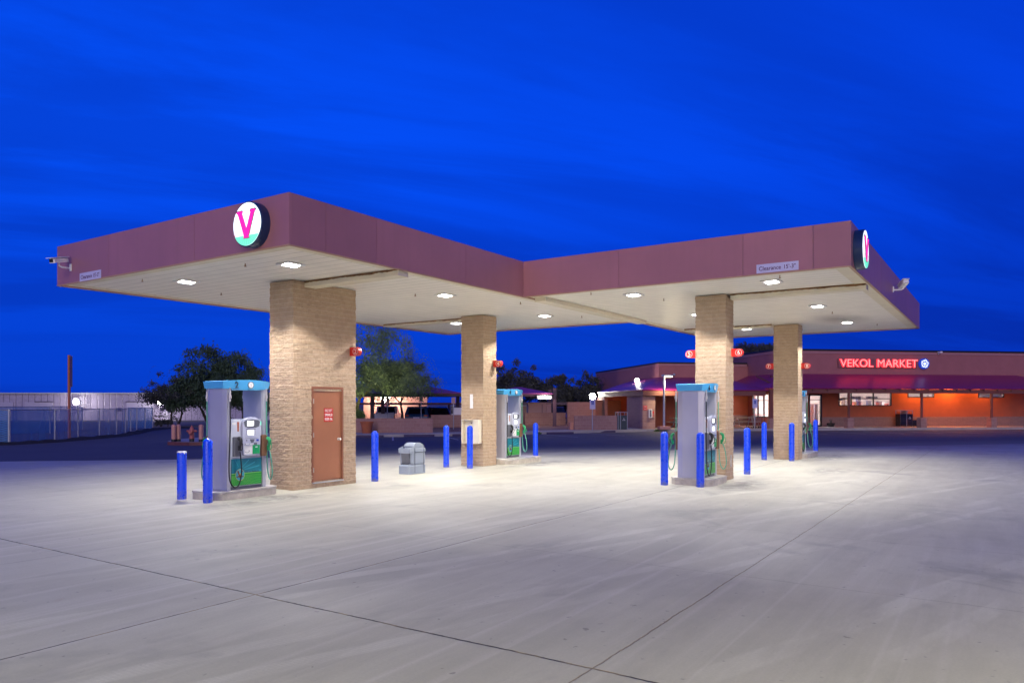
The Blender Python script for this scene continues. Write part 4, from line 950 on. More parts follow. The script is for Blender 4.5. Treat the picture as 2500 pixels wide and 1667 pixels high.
# storefront on the side wall
f=MB(); 
for y in (1.4,2.3,3.3,4.14): f.box(XL-.03,y,.85,XL+.1,y+.06,2.77)
f.box(XL-.02,1.46,.85,XL+.09,4.14,.92); f.box(XL-.02,1.46,2.71,XL+.09,4.14,2.77); f.box(XL-.02,1.46,2.2,XL+.09,4.14,2.25)
wf=part(f,'window',M['blackf']); MB().box(XL+.03,1.46,.92,XL+.04,4.14,2.71).ob('pane',M['glass'],wf)
m=MB(); m.box(XL+.26,.26,.1,25.9,13.9,.15); m.box(XL+.26,6.0,.15,25.9,6.1,3.4); m.box(XL+.26,.26,3.4,25.9,6.0,3.45); part(m,'interior_room',M['inwall'])
for x in (-8,-4.6,-3,1.0,2.2,7.6,8.8):
    part(MB().box(x-.6,2.2,3.32,x+.6,2.5,3.38),'interior_light',M['inlight'])
part(MB().box(XL+1.4,1.5,3.3,XL+2.6,4,3.37),'interior_light',M['inlight'])
MC=[mat('merch_%s'%n_,c_,.5,var=.15,vs=6) for n_,c_ in (('red',(.5,.08,.05)),('tan',(.5,.35,.2)),('grey',(.12,.12,.17)),('white',(.7,.7,.7)),('yellow',(.6,.4,.06)),('navy',(.05,.06,.2)))]
for i in range(26):
    x=-8.0+i*.36+random.uniform(-.1,.1); y=random.uniform(.9,3.2); hgt=random.uniform(1.7,2.45)
    part(MB().box(x-.14,y,.15,x+.14,y+.3,hgt).box(x-.2,y+.02,hgt,x+.2,y+.26,hgt+.05),'display_stand',random.choice(MC))
for x,zz in ((-5.2,2.3),(-3.6,2.45),(-2.1,2.45)): part(MB().box(x-.5,.7,zz-.08,x+.5,.78,zz+.12),'menu_board',MC[2])
for k in range(6): part(MB().box(XL+1+k*.3,1.6+k*.35,.15,XL+1.3+k*.3,1.9+k*.35,1.6+.12*k),'display_stand',MC[k])
# name sign
S=thing('name_sign','red lit shop name with a round blue and white emblem, high on the market','sign',(*mk2w(-2.1,-.05),5.2),MR)
MB().box(-3.5,-.06,-.36,3.45,.04,.33).ob('raceway',M['race'],S)
for w_,x_,l_ in (('VEKOL',-1.96,2.92),('MARKET',1.64,3.60)):
    text_obj('word',w_,M['neon'],S,(x_,-.062,.0),FRONT,.66,l_,.10,.03); text_obj('word_core',w_,M['neonhot'],S,(x_,-.163,.0),FRONT,.60,l_-.06,.004,-.008)
MB().lathe([(.43,0),(.43,.2)],36,c=(4.03,-.0,.0),axis='y').ob('emblem_disc',M['emblue'],S,smooth=40)
m=MB()
for k in range(18):
    a=k*2*PI/18; r0=.20+.03*math.sin(k*2.3); r1=.34+.03*math.cos(k*1.7); m.tube([(4.03+r0*math.cos(a),-.205,r0*math.sin(a)),(4.03+(r0+r1)/2*math.cos(a+.10),-.205,(r0+r1)/2*math.sin(a+.10)),(4.03+r1*math.cos(a+.04),-.205,r1*math.sin(a+.04))],[.012,.03,.010],6)
for k in range(7): m.tube([(4.03-.15+.05*k,-.205,.13-.03*abs(k-3)),(4.03-.12+.04*k,-.205,-.02),(4.03-.10+.035*k,-.205,-.14+.02*abs(k-3))],[.014,.008,.012],5)
m.ob('emblem_figure',M['emwhite'],S)
# warm lamps under the awning
for (x,e_) in ((1.2,1.0),(4.2,1.15),(7.3,.5)):
    t=thing('soffit_lamp','warm lamp tucked under the market awning near x post '+str(int(x)) ,'lamp',(*mk2w(x,-.9),3.55),MR,'warm lamps under the market awning')
    MB().rbox(-.25,-.08,-.03,.25,.08,.03,.01).ob('housing',M['beam'],t); MB().box(-.22,-.06,-.036,.22,.06,-.031).ob('lens',M['warm'],t)
    point('lamp_light',(0,0,-.12),270*e_,(1,.33,.06),.15,t)
lampl=['warm lamp under the market awning above the twin black litter bin','warm lamp under the market awning above the middle orange wall','warm lamp under the market awning near the third post']
for o_,l_ in zip([o for o in sc.objects if o.name.startswith('soffit_lamp')],lampl): o_['label']=l_
for (x,y,en,lb) in ((-21,3.0,110,'warm lamp in the orange gated recess of the market'),(-17.5,1.5,60,'warm lamp under the market porch by the picnic table'),(-12.2,1.0,70,'warm lamp under the awning above the shopping carts')):
    t=thing('porch_lamp',lb,'lamp',(*mk2w(x,y),2.85),MR,'porch lamps of the market'); MB().lathe([(.12,0),(.12,.06)],16).ob('housing',M['beam'],t); MB().lathe([(.1,-.01),(.1,0)],16).ob('lens',M['warm'],t); point('lamp_light',(0,0,-.12),en,(1,.35,.07) if x<-20 else (1,.5,.2),.1,t)
# porch fittings
def at(x,y,z=.15): return (*mk2w(x,y),z)
t=thing('wall_tv','dark television hanging on the porch wall behind the lamp post','television',at(-18.25,4.95,1.95),MR); MB().box(-.35,-.06,-.26,.35,0,.26).ob('case',M['blackf'],t,bevel=.01); MB().box(-.1,-.02,-.34,.1,.0,-.27).ob('bracket',M['blackf'],t)
t=thing('notice_case','framed pink poster map on the porch wall','poster',at(-17.55,4.98,1.5),MR); MB().box(-.46,-.05,-.76,.46,0,.76).ob('frame',M['blackf'],t); MB().box(-.41,-.055,-.70,.41,-.051,.70).ob('paper',M['poster'],t)
m=MB(); m.tube([(-.1,-.058,.5),(.05,-.058,.3),(-.02,-.058,.1),(.12,-.058,-.1),(.1,-.058,-.25)],.035,5); m.tube([(-.3,-.058,-.62),(-.15,-.058,-.55),(0,-.058,-.6),(.2,-.058,-.52),(.3,-.058,-.6)],.03,5); m.box(-.4,-.058,-.34,.4,-.056,-.32); m.ob('map_print',M['digit'],t)
t=thing('wall_speaker','black loudspeaker above the poster on the porch wall','speaker',at(-17.75,4.9,2.42),MR); MB().prism([(-.22,-.18),(.22,-.18),(.16,.2),(-.22,.2)],'y',-.25,0).ob('cabinet',M['black'],t,bevel=.02)
t=thing('warning_sign','small red warning sign on the lit porch pier','sign',at(-22.85,-3.69,1.66),MR)
for z_ in (-.09,.09): MB().box(-.14,-.012,z_-.07,.14,-.001,z_+.07).ob('plate',M['red'],t); MB().box(-.1,-.016,z_-.012,.1,-.0125,z_+.012).ob('lettering_bar',M['white'],t)
t=thing('extinguisher_cabinet','white framed fire extinguisher cabinet on the lit porch pier','extinguisher cabinet',at(-22.38,-3.69,1.26),MR)
MB().box(-.22,-.1,-.3,.02,-.001,.3).ob('case',M['white'],t); MB().box(-.17,-.104,-.25,-.03,-.1005,.25).ob('window',M['pumpdark'],t); MB().box(.03,-.06,-.3,.2,-.001,.3).ob('side_panel',M['cmu'],t); MB().box(.05,-.07,0,.15,-.0605,.16).box(.06,-.07,-.2,.12,-.0605,-.05).ob('red_tag',M['red'],t)
def picnic(x,y,label,rz):
    t=thing('picnic_table',label,'table',at(x,y),MR+rz,'picnic tables on the market porch')
    MB().box(-.9,-.38,.72,.9,.38,.77).ob('tabletop',M['woodc'],t,bevel=.01)
    for s_ in (-1,1): MB().box(-.9,s_*.72-.13,.43,.9,s_*.72+.13,.47).ob('bench_seat',M['woodc'],t,bevel=.01)
    for s_ in (-1,1):
        for q_ in (-1,1): MB().tube(wires([(s_*.6,q_*.1,.71),(s_*.6,q_*.3,.45),(s_*.6,q_*.35,.2),(s_*.6,q_*.75,.0)]),.028,8).ob('leg',M['galv'],t,smooth=50)
        MB().box(s_*.6-.03,-.8,.38,s_*.6+.03,.8,.43).ob('cross_bar',M['galv'],t)
picnic(-19.2,-1.6,'pale picnic table under the porch just left of pump 6',.2); picnic(-14.0,-.9,'picnic table between columns 6 and 8 beside the carts',.1)
# shopping carts nested
c0=None
for k in range(5):
    lb=['first and leftmost','second','third','fourth','last and rightmost'][k]+' nested shopping cart beside the accessible parking sign'
    if c0 is None:
        c0=thing('shopping_cart',lb,'cart',at(-14.35,-2.7),MR,'nested shopping carts by the market')
        m=MB(); m.tube([(0,-.4,.95),(0,.3,.85),(.02,.3,.45),(0,-.35,.45),(0,-.4,.95)],.012,6); m.tube([(.05,-.25,.95),(.05,.25,.86)],.01,6)
        for j in range(5): m.tube([(0,-.38+.03*j,.90-.09*j),(0,.3,.81-.08*j)],.006,5)
        m.ob('basket',M['galv'],c0); MB().tube(wires([(0,-.42,.98),(0,-.33,.5),(0,-.38,.25),(0,.3,.12)]),.014,6).ob('frame',M['galv'],c0)
        for y_ in (-.36,.3): MB().cyl((-.015,y_,.06),(.015,y_,.06),.06,n=12).ob('wheel',M['tyre'],c0)
        MB().cyl((-.2,-.42,1.0),(.2,-.42,1.0),.016,n=8).ob('handle',M['red'],c0)
    else: dup(c0,at(-14.35+k*.22,-2.7+.03*k),MR,lb)
# litter bins on the front
def litter(x,y,label,twin=True,frame='cam'):
    t=thing('litter_bin',label,'bin',at(x,y),MR,None)
    w_=.54 if twin else .36
    MB().box(-w_,-.3,.03,w_ if not twin else -.02,.3,1.0).ob('body',M['carblack'],t,bevel=.01)
    if twin: MB().box(.02,-.3,.03,w_,.3,1.0).ob('body',M['carblack'],t,bevel=.01); MB().box(-.018,-.31,.03,.018,.31,1.25).ob('divider',M['galv'],t)
    m=MB(); 
    for sx in (-w_+.02,w_-.02):
        for sy in (-.28,.28): m.box(sx-.018,sy-.018,0,sx+.018,sy+.018,1.25)
    m.ob('corner_post',M['galv'],t); MB().box(-w_,-.31,1.25,w_,.31,1.29).ob('hood',M['galv'],t)
    m=MB(); cx2=.28 if twin else .05
    for k in range(3): a=PI/2+k*2*PI/3; m.box(cx2+.07*math.cos(a)-.03,-.304,.68+.07*math.sin(a)-.03,cx2+.07*math.cos(a)+.03,-.3005,.68+.07*math.sin(a)+.03)
    m.ob('recycling_mark',M['white'],t); return t
litter(-.41,-.9,'twin black litter bin with a white mark standing against the orange market wall')
MB().rbox(-.17,-.17,0,.17,.17,.52,.02).ob('small_bin',M['carblack']); o=bpy.data.objects['small_bin']; o.location=at(.42,-.9); o.rotation_euler=(0,0,MR); tag(o,'small square black bin just right of the twin litter bin','bin')
t=thing('planter_pot','low black pot with a small plant right of the market door','planter',at(-6.68,-.8),MR); MB().lathe([(.22,0),(.31,.26),(.31,.3),(.26,.3),(.24,.2)],20).ob('pot',M['carblack'],t,smooth=40)
m=MB(); 
for k in range(26): a=random.random()*6.28; r_=random.random()*.12; m.tube([(0,0,.25),(r_*math.cos(a),r_*math.sin(a),.25+.35*random.random())],.018,4)
m.ob('plant',M['leafb'],t)
# parapet camera and flood lights
t=thing('parapet_camera','small camera on the market parapet above the name sign','camera',at(3.28,-.1,6.12),MR); MB().box(-.1,-.35,-.05,.1,0,.07).ob('housing',M['whitep'],t,bevel=.02); MB().tube([(0,-.05,-.05),(0,0,-.15)],.03,6).ob('bracket',M['whitep'],t)
t=thing('flood_light','glaring white floodlight on the left side awning of the market','lamp',at(-20.2,6.0,3.92),MR); MB().lathe([(.22,0),(.15,.16),(.05,.25)],16).ob('housing',M['galv'],t); MB().lathe([(.19,-.02),(.19,0)],16).ob('lens',M['star'],t)
bpy.data.objects['flood_light'].rotation_euler=(math.radians(-68),0,MR-.2); point('lamp_light',(0,0,-.12),60,(1,.93,.8),.1,t)
t=thing('dome_camera','small dome camera on the low market wall above the awning','camera',at(-17.31,5.0,4.42),MR); MB().lathe([(.0008,-.16),(.09,-.12),(.13,-.04),(.13,0),(.07,.08)],16).ob('dome',M['galv'],t,smooth=60)
# lamp post on its block
t=thing('lamp_post','short street lamp with a yellow head on a pink concrete block before the porch','street lamp',(*mk2w(-21.75,-4.5),.15),MR)
MB().box(-.4,-.25,0,.4,.25,.22).ob('block',M['pinkp'],t,bevel=.02); MB().cyl((0,0,.22),(0,0,3.75),.085,.07,14).ob('pole',M['galv'],t,smooth=40); MB().rbox(-.15,-.15,3.72,.6,.15,3.86,.04).ob('head',M['galv'],t); MB().box(.05,-.12,3.685,.56,.12,3.715).ob('lens',M['yellowlamp'],t); point('lamp_light',(.42,-.15,3.3),360,(1,.84,.5),.15,t)
# accessible signs
def psign(loc,label,hh=2.25):
    t=thing('parking_sign',label,'sign',loc,MR,'accessible parking signs')
    MB().cyl((0,0,0),(0,0,hh),.035,n=10).ob('post',M['galv'],t); MB().box(-.19,-.055,hh-.66,.19,-.04,hh).ob('plate',M['clear'],t,bevel=.004)
    MB().box(-.09,-.06,hh-.36,.09,-.056,hh-.12).ob('icon_field',M['blueicon'],t)
    m=MB(); m.lathe([(.016,0),(.016,.002)],10,c=(0,-.0605,hh-.15),axis='y'); m.tube([(0,-.062,hh-.17),(0,-.062,hh-.24),(.035,-.062,hh-.24),(.045,-.062,hh-.3)],.007,5); m.tube([(-.02+.045*math.cos(a),-.062,hh-.27+.045*math.sin(a)) for a in [PI*.6+k*PI/6 for k in range(9)]],.006,5); m.ob('wheelchair_symbol',M['white'],t)
psign((*cam2w(5.32,49.1),.15),'accessible parking sign before the low block wall, a bright lamp behind it',2.1)
psign((*mk2w(-15.0,-4.6),.1),'accessible parking sign between columns 6 and 8 beside the shopping carts',2.2)
# worn stall lines before the market kerb
M['line']=mat('worn_line_paint',(.42,.40,.40),.8,var=.45,vs=5)
for k,x in enumerate((-13.1,-10.36,-7.62,-4.88,-2.14,.6,3.35,6.1,8.8)):
    a=[mk2w(x-.05,-6.2),mk2w(x+.05,-6.2),mk2w(x+.05,-10.6),mk2w(x-.05,-10.6)]
    o=MB().add([(*p,-.002) for p in a],[(3,2,1,0)]).ob('stall_line',M['line']); o['kind']='structure'
for (a,b,aa) in ((-7.0,43.6,.16),(-4.0,44.3,.25),(-1.0,45.8,.45),(1.9,47.2,.45),(4.7,49.1,.5)):
    c_,s_=math.cos(aa),math.sin(aa); P=[(a-.05*c_,b-.05*s_),(a+.05*c_,b+.05*s_),(a+.05*c_+4.5*s_,b+.05*s_-4.5*c_),(a-.05*c_+4.5*s_,b-.05*s_-4.5*c_)]
    o=MB().add([(*cam2w(*p),-.002) for p in P],[(3,2,1,0)]).ob('stall_line',M['line']); o['kind']='structure'
# wheel stops
ws=[(-8.38,43.45,.9,0),(-5.5,44.2,.9,.14),(-2.7,45.05,.9,.28),(3.1,47.95,.93,.36),(6.15,50.7,1.0,.42)]
wl=['wheel stop leftmost, behind the bollard right of the door column','wheel stop in front of the planter wall behind the grey bin','wheel stop partly hidden behind the cabinet column','wheel stop right of the pump 4 bollard','wheel stop at the foot of the left accessible parking sign']
for i,((a,b,hw,rr),lb) in enumerate(zip(ws,wl)):
    m=MB(); m.prism([(-.08,0),(.08,0),(.06,.13),(-.06,.13)],'x',-hw,hw); o=m.ob('wheel_stop',M['stop'],None,bevel=.012,loc=(*cam2w(a,b-.25),-.004)); o.rotation_euler=(0,0,RV+rr); tag(o,'purple grey concrete '+lb,'wheel stop','wheel stops along the kerb')
# planter walls etc.
def bwall(name,lat0,dep0,lat1,dep1,z0,z1,label,cat='wall',th=.2,m_='cmu',g=None):
    p=cam2w(lat0,dep0); q=cam2w(lat1,dep1); L=math.dist(p,q); a=math.atan2(q[1]-p[1],q[0]-p[0])
    o=MB().box(0,0,0,L,th,z1-z0).box(-.02,-.02,z1-z0+.0005,L+.02,th+.02,z1-z0+.05).ob(name,M[m_],None,loc=(*p,z0)); o.rotation_euler=(0,0,a); return tag(o,label,cat,g)
bwall('planter_wall',-8.3,45.85,-4.92,46.05,.13,1.0,'knee-high block wall right of the terracotta pot')
bwall('planter_wall',-13.5,46.3,-8.35,46.4,.13,.98,'dark block wall behind the terracotta pot')
bwall('planter_wall',4.3,51.0,7.25,51.25,.13,1.08,'block wall in front of the orange recess, left of the dark litter bin')
bwall('planter_wall',4.0,51.2,4.25,51.3,.13,.62,'short salmon step wall left of the long low block wall',m_='pinkp')
bwall('garden_wall',-6.2,56.9,-1.5,57.6,.1,1.05,'plum block wall behind the cabinet column in front of the parked trucks')
bwall('garden_wall',1.1,62.5,4.6,63.7,.1,1.15,'plum block wall below the pink cabinets')
bwall('garden_wall',4.6,61.3,7.0,62.2,.1,2.05,'tall purple block wall left of the market')
bwall('garden_wall',7.0,62.2,9.5,64.8,.1,2.2,'dark plum block wall behind the first accessible parking sign',m_='cmud')
t=thing('terracotta_pot','large terracotta pot between two plum block walls','pot',(*cam2w(-8.86,45.3),.15)); MB().lathe([(.27,0),(.37,.62),(.41,.62),(.41,.72),(.33,.72),(.31,.6)],24).ob('pot_body',M['terra'],t,smooth=40)
t=thing('litter_bin','single dark litter bin with a white recycling mark before the porch','bin',(*cam2w(7.6,51.6),.15),MR)
MB().box(-.33,-.3,.03,.33,.3,1.0).ob('body',mat('slate_bin',(.04,.06,.06),.5),t,bevel=.01); MB().box(-.17,-.31,0,-.13,-.301,1.2).ob('divider',M['galv'],t)
m=MB(); [m.box(a-.018,b-.018,0,a+.018,b+.018,1.2) for a in (-.33,.33) for b in (-.3,.3)]; m.ob('corner_post',M['galv'],t); MB().box(-.35,-.32,1.2,.35,.32,1.23).ob('hood',M['galv'],t)
m=MB(); [m.box(.09+.07*math.cos(PI/2+k*2.094)-.028,-.305,.7+.07*math.sin(PI/2+k*2.094)-.028,.09+.07*math.cos(PI/2+k*2.094)+.028,-.3015,.7+.07*math.sin(PI/2+k*2.094)+.028) for k in range(3)]; m.ob('recycling_mark',M['white'],t)
# bike hoop
m=MB(); m.tube([(-.35,0,0),(-.35,0,.6)]+[(.35*math.cos(a),0,.6+.3*math.sin(a)) for a in [PI-k*PI/8 for k in range(1,8)]]+[(.35,0,.6),(.35,0,0)],.03,8); o=m.ob('bike_rack',M['blackf'],None,smooth=50,loc=at(-13.35,3.4)); o.rotation_euler=(0,0,MR); tag(o,'dark hoop bike rack on the porch behind the right picnic table','bike rack')

# ------------------------------------------------------------------ parking pavilions
def pavilion(lat0,lat1,dep0,dep1,label,posts):
    t=thing('shade_pavilion',label,'shade structure',(*cam2w(0,0),0),RV,'purple shade roofs over the parking'); ze,zr=2.8,3.35; w_=(dep1-dep0)/2
    A=[(lat0,dep0,ze),(lat1,dep0,ze),(lat1,dep1,ze),(lat0,dep1,ze),(lat0+w_*.9,(dep0+dep1)/2,zr),(lat1-w_*.9,(dep0+dep1)/2,zr)]
    m=MB(); m.add(A,[(0,1,5,4),(1,2,5),(2,3,4,5),(3,0,4)]); A2=[(x,y,z-.06) for x,y,z in A]; m.add(A2,[(4,5,1,0),(5,2,1),(5,4,3,2),(4,0,3)]); m.add(A[:4]+A2[:4],[(0,4,5,1),(1,5,6,2),(2,6,7,3),(3,7,4,0)]); m.ob('roof',M['shade'],t)
    MB().box(lat0+.1,dep0+.1,ze-.25,lat1-.1,dep0+.2,ze-.07).box(lat0+.1,dep1-.2,ze-.25,lat1-.1,dep1-.1,ze-.07).ob('beam',M['shadepost'],t)
    for (a,b) in posts: MB().box(a-.14,b-.14,-.02,a+.14,b+.14,ze-.07 if a<0 else 3.2).ob('post',M['shadepost'],t)
    return t
pavilion(-14.5,-3.9,58,64,'long purple shade roof over the parked cars behind the grey bin',[(-10.95,58.2),(-10.95,63),(-4.6,63)])
p2=pavilion(-2.2,3.3,59.5,65,'purple shade roof with a lit tube lamp, right of pump 4',[(3.44,60.0),(3.3,64.8),(-1.9,64.5)])
MB().box(2.0,59.4,2.33,3.2,59.6,2.62).ob('lamp_box',M['galv'],p2); MB().box(2.15,59.38,2.36,3.1,59.399,2.58).ob('tube_lamp',mat('tube_glow',(1,1,1),.4,var=0,emit=(1,.85,.75),es=6),p2); point('lamp_light',(2.6,59.0,2.4),90,(1,.8,.65),.2,p2)
# low dark carport further back
t=thing('flat_carport','long dark flat carport roof behind the parked vehicles','carport',(0,0,0),RV)
MB().box(-15,65.6,1.86,-2.5,67.4,2.06).ob('roof',M['beam'],t)
for a in (-14,-11,-8.2,-5.6,-3): MB().box(a-.07,65.8,-.3,a+.07,65.94,1.86).ob('post',M['shadepost'],t)
t=thing('flat_carport','dark carport roof behind the pink cabinets and tall block wall','carport',(0,0,0),RV)
MB().box(0,72,1.85,12,77,2.12).ob('roof',M['shadepost'],t)
for a in (.5,4,8): MB().box(a-.07,72.2,-.3,a+.07,72.34,1.85).ob('post',M['shadepost'],t)
t=thing('lit_back_wall','salmon block wall glowing under a bright lamp behind the parking','wall',(0,0,0),RV); MB().box(-14,70.0,-.5,-8.0,70.3,3.2).ob('wall',M['pinkp'],t)
# bright lamps (poles)
def starlamp(lat,dep,z,zb,label,en,col_=(1,.93,.82),r=.16,name='yard_lamp',arm=True):
    t=thing(name,label,'lamp',(*cam2w(lat,dep),zb),RV,'glaring yard lamps in the distance'); hz=z-zb
    if arm: MB().cyl((0,.15,0),(0,.15,hz+.1),.05,n=8).ob('pole',M['shadepost'],t)
    MB().rbox(-r*.8,-.05,hz-r*.8,r*.8,.14,hz+r*.8,.03).ob('housing',M['shadepost'],t); MB().lathe([(.001,.09),(r*.6,.07),(r,.0)],16,c=(0,-.052,hz),axis='y').ob('lens',M['star'],t,smooth=60)
    point('lamp_light',(0,-.35,hz),en,col_,.15,t); return t
starlamp(-11.9,69.6,2.55,.0,'glaring lamp under the left purple shade roof beside its post',1100,(1,.85,.72),r=.42)
starlamp(7.0,64.5,2.6,.0,'glaring lamp directly behind the left accessible parking sign',12,r=.26)

# vehicles ------------------------------------------------------
def wheel(t,x,y,r=.35,w_=.22):
    wh=MB().cyl((x-w_/2,y,r),(x+w_/2,y,r),r,n=20).ob('wheel',M['tyre'],t,smooth=40); MB().cyl((x-w_/2-.01,y,r),(x+w_/2+.01,y,r),r*.58,n=14).ob('rim',M['galv'],wh,smooth=40)
def suv(lat,dep,rz,m_,label,front=False):
    t=thing('parked_suv',label,'car',(*cam2w(lat,dep),0),RV+rz,'vehicles parked behind the low walls')  # rear faces -y
    L,W2=4.8,.95
    prof=[(0,.45),(0,.95),(.1,1.05),(.35,1.6),(.6,1.72),(3.0,1.70),(3.7,1.15),(4.7,1.0),(4.8,.45)]
    # body with narrower greenhouse
    def ring(x): return [(x*(1 if z<=1.15 else .86),y,z) for y,z in prof]
    m=MB(); lo=ring(-W2); hi=ring(W2); n=len(prof); m.add(lo+hi,[tuple(range(n)),tuple(range(2*n-1,n-1,-1))]+[(i,i+n,(i+1)%n+n,(i+1)%n) for i in range(n)]); m.ob('body',m_,t,bevel=.06,smooth=35)
    m=MB(); m.add([(-.70,.11,1.10),(.70,.11,1.10),(.62,.335,1.55),(-.62,.335,1.55)],[(0,1,2,3)]); m.v=[(x,y-.02,z+.02) for x,y,z in m.v]; 
    m.ob('rear_window',M['carglass'],t)
    for s_ in (-1,1):
        m=MB(); m.add([(s_*.90,.7,1.18),(s_*.90,3.4,1.18),(s_*.835,2.9,1.62),(s_*.835,.8,1.62)],[(0,1,2,3)]); m.ob('side_window',M['carglass'],t)
        MB().box(s_*.62,-.03,.93,s_*.92,.04,1.06).ob('tail_light' if not front else 'headlight',M['tail'] if not front else M['chrome'],t,bevel=.01)
        for y_ in (.9,3.85): wheel(t,s_*.86,y_)
    MB().box(-.26,-.035,.75,.26,-.01,.88).ob('licence_plate',M['clear'],t); MB().box(-.9,-.06,.4,.9,.05,.58).ob('bumper',M['carglass'],t,bevel=.03)
    return t
def pickup(lat,dep,rz,m_,label,rack=True,box=False):
    t=thing('pickup_truck',label,'truck',(*cam2w(lat,dep),0),RV+rz,'vehicles parked behind the low walls')
    m=MB(); m.box(-.95,0,.55,.95,2.0,.7); m.box(-.95,0,.7,-.86,2.0,1.15); m.box(.86,0,.7,.95,2.0,1.15); m.ob('cargo_bed',m_,t,bevel=.02)
    MB().box(-.86,-.02,.62,.86,.05,1.13).ob('tailgate',m_,t,bevel=.015)
    prof=[(2.02,.5),(2.02,1.15),(2.2,1.75),(3.4,1.75),(3.9,1.2),(5.2,1.05),(5.3,.5)]
    m=MB(); lo=[(-.94*(1 if z<1.3 else .87),y,z) for y,z in prof]; hi=[(.94*(1 if z<1.3 else .87),y,z) for y,z in prof]; n=len(prof); m.add(lo+hi,[tuple(range(n)),tuple(range(2*n-1,n-1,-1))]+[(i,i+n,(i+1)%n+n,(i+1)%n) for i in range(n)]); m.ob('cab',m_,t,bevel=.05,smooth=35)
    m=MB(); m.add([(-.75,2.03,1.22),(.75,2.03,1.22),(.68,2.17,1.66),(-.68,2.17,1.66)],[(0,1,2,3)]); m.v=[(x,y-.03,z) for x,y,z in m.v]; m.ob('rear_window',M['carglass'],t)
    for s_ in (-1,1):
        MB().box(s_*.87,-.03,.72,s_*.95,.04,1.0).ob('tail_light',M['tail'],t)
        for y_ in (.95,4.3): wheel(t,s_*.86,y_,.38)
    MB().box(-.92,-.18,.45,.92,-.03,.6).ob('bumper',M['galv'],t,bevel=.02)
    if rack:
        m=MB()
        for y_ in (.1,1.8):
            m.tube([(-.9,y_,1.15),(-.9,y_,1.75),(.9,y_,1.75),(.9,y_,1.15)],.03,6)
        m.tube([(-.9,.1,1.72),(-.9,1.8,1.72)],.03,6); m.tube([(.9,.1,1.72),(.9,1.8,1.72)],.03,6); m.ob('ladder_rack',M['shadepost'],t)
    if box:
        MB().box(-1.02,.1,.7,1.02,1.9,1.65).ob('utility_box',m_,t,bevel=.02)
    return t
pickup(-10.7,61.8,.05,M['carwhite'],'white pickup with a black ladder rack, leftmost of the parked vehicles')
suv(-7.8,60.5,0,M['carnavy'],'dark navy SUV seen from behind, parked behind the middle of the block wall')
pickup(-7.1,63.6,.1,M['carwhite'],'white work truck peeping out right of the navy SUV',False,True)
suv(-6.0,62.5,.5,M['carblack'],'black SUV turned aside between the two white work trucks')
pickup(-5.0,60.6,-1.42,M['carwhite'],'white utility truck with boxes beside the cabinet column',True,True)
suv(4.1,71,-.2,M['carblack'],'black car parked under the right carport behind the purple post')
# pink cabinets
t=thing('utility_cabinet','large pinkish electrical cabinet behind the wall right of pump 4','cabinet',(*cam2w(2.35,63.3),.1),RV)
MB().box(-.95,0,0,.55,1,1.92).ob('case',M['pinkbox'],t,bevel=.01); MB().box(.57,0,0,1.0,1,1.85).ob('side_case',M['pinkbox'],t,bevel=.01); MB().box(.2,-.02,.1,.24,0,1.8).ob('door_handle',M['stop'],t); MB().box(-.98,-.05,1.92,1.03,1.05,1.96).ob('lid',M['pinkbox'],t)
t=thing('utility_cabinet','smaller lilac cabinet left of the large pinkish one','cabinet',(*cam2w(1.0,64.0),.1),RV); MB().box(-.35,0,0,.3,.8,1.75).ob('case',M['doorwhite'],t,bevel=.01); MB().box(-.3,-.012,.1,.25,-.001,1.65).ob('door_panel',M['pinkbox'],t)
# no-parking posts in front of cars
for (a,b,zz,lb) in ((-9.67,57.6,2.5,'small back-facing sign on a thin post before the white pickup'),(-7.03,57.4,2.55,'small back-facing sign on a thin post before the navy SUV'),(-4.14,52.5,2.4,'small back-facing sign on a thin post left of the cabinet column')):
    t=thing('post_sign',lb,'sign',(*cam2w(a,b),.1),RV,'back-facing signs before the parked vehicles'); MB().cyl((0,0,0),(0,0,zz-.1),.03,n=8).ob('post',M['galv'],t); MB().box(-.14,-.02,zz-.55,.14,-.032,zz-.1).ob('plate',M['pinkbox'],t)

# ------------------------------------------------------------------ hydrant corner
for (a,b,lb) in ((-15.93,34.95,'salmon bollard nearer the road at the hydrant'),(-15.8,35.15,'salmon bollard overlapped by its twin at the left of the hydrant'),(-14.66,35.0,'salmon bollard right of the fire hydrant')):
    m=MB(); pr=[(.105,0),(.105,.75)]+[(.105*math.cos(k*PI/12),.75+.07*math.sin(k*PI/12)) for k in range(1,6)]+[(.001,.82)]; z_=.0 if b<34.2 else 0
    t=thing('guard_post',lb,'bollard',(*cam2w(a,b),.15),0,'salmon bollards round the hydrant'); m.lathe(pr,20).ob('pipe',M['pinkp'],t,smooth=50) if False else m.lathe(pr,20) and m.ob('pipe',M['pinkp'],t,smooth=50)
    MB().lathe([(.108,0),(.108,.12)],20).ob('foot_band',M['black'],t,smooth=40)
t=thing('fire_hydrant','reddish pink fire hydrant with a black foot on the kerb corner','hydrant',(*cam2w(-15.12,35.05),.15),RV)
MB().lathe([(.13,.14),(.13,.18),(.10,.2),(.10,.45),(.135,.47),(.135,.52),(.105,.54),(.10,.6),(.07,.68),(.03,.72),(.03,.77),(.001,.78)],18).ob('barrel',M['hyd'],t,smooth=40)
MB().lathe([(.11,0),(.11,.14)],18).ob('foot',M['black'],t,smooth=40)
for s_ in (-1,1): MB().cyl((s_*.08,0,.5),(s_*.2,0,.5),.05,n=12).cyl((s_*.2,0,.5),(s_*.24,0,.5),.065,.04,n=12).ob('side_outlet',M['hyd'],t,smooth=40)
MB().cyl((0,-.08,.42),(0,-.2,.42),.07,n=12).cyl((0,-.2,.42),(0,-.24,.42),.085,.05,n=12).ob('pumper_outlet',M['hyd'],t,smooth=40)

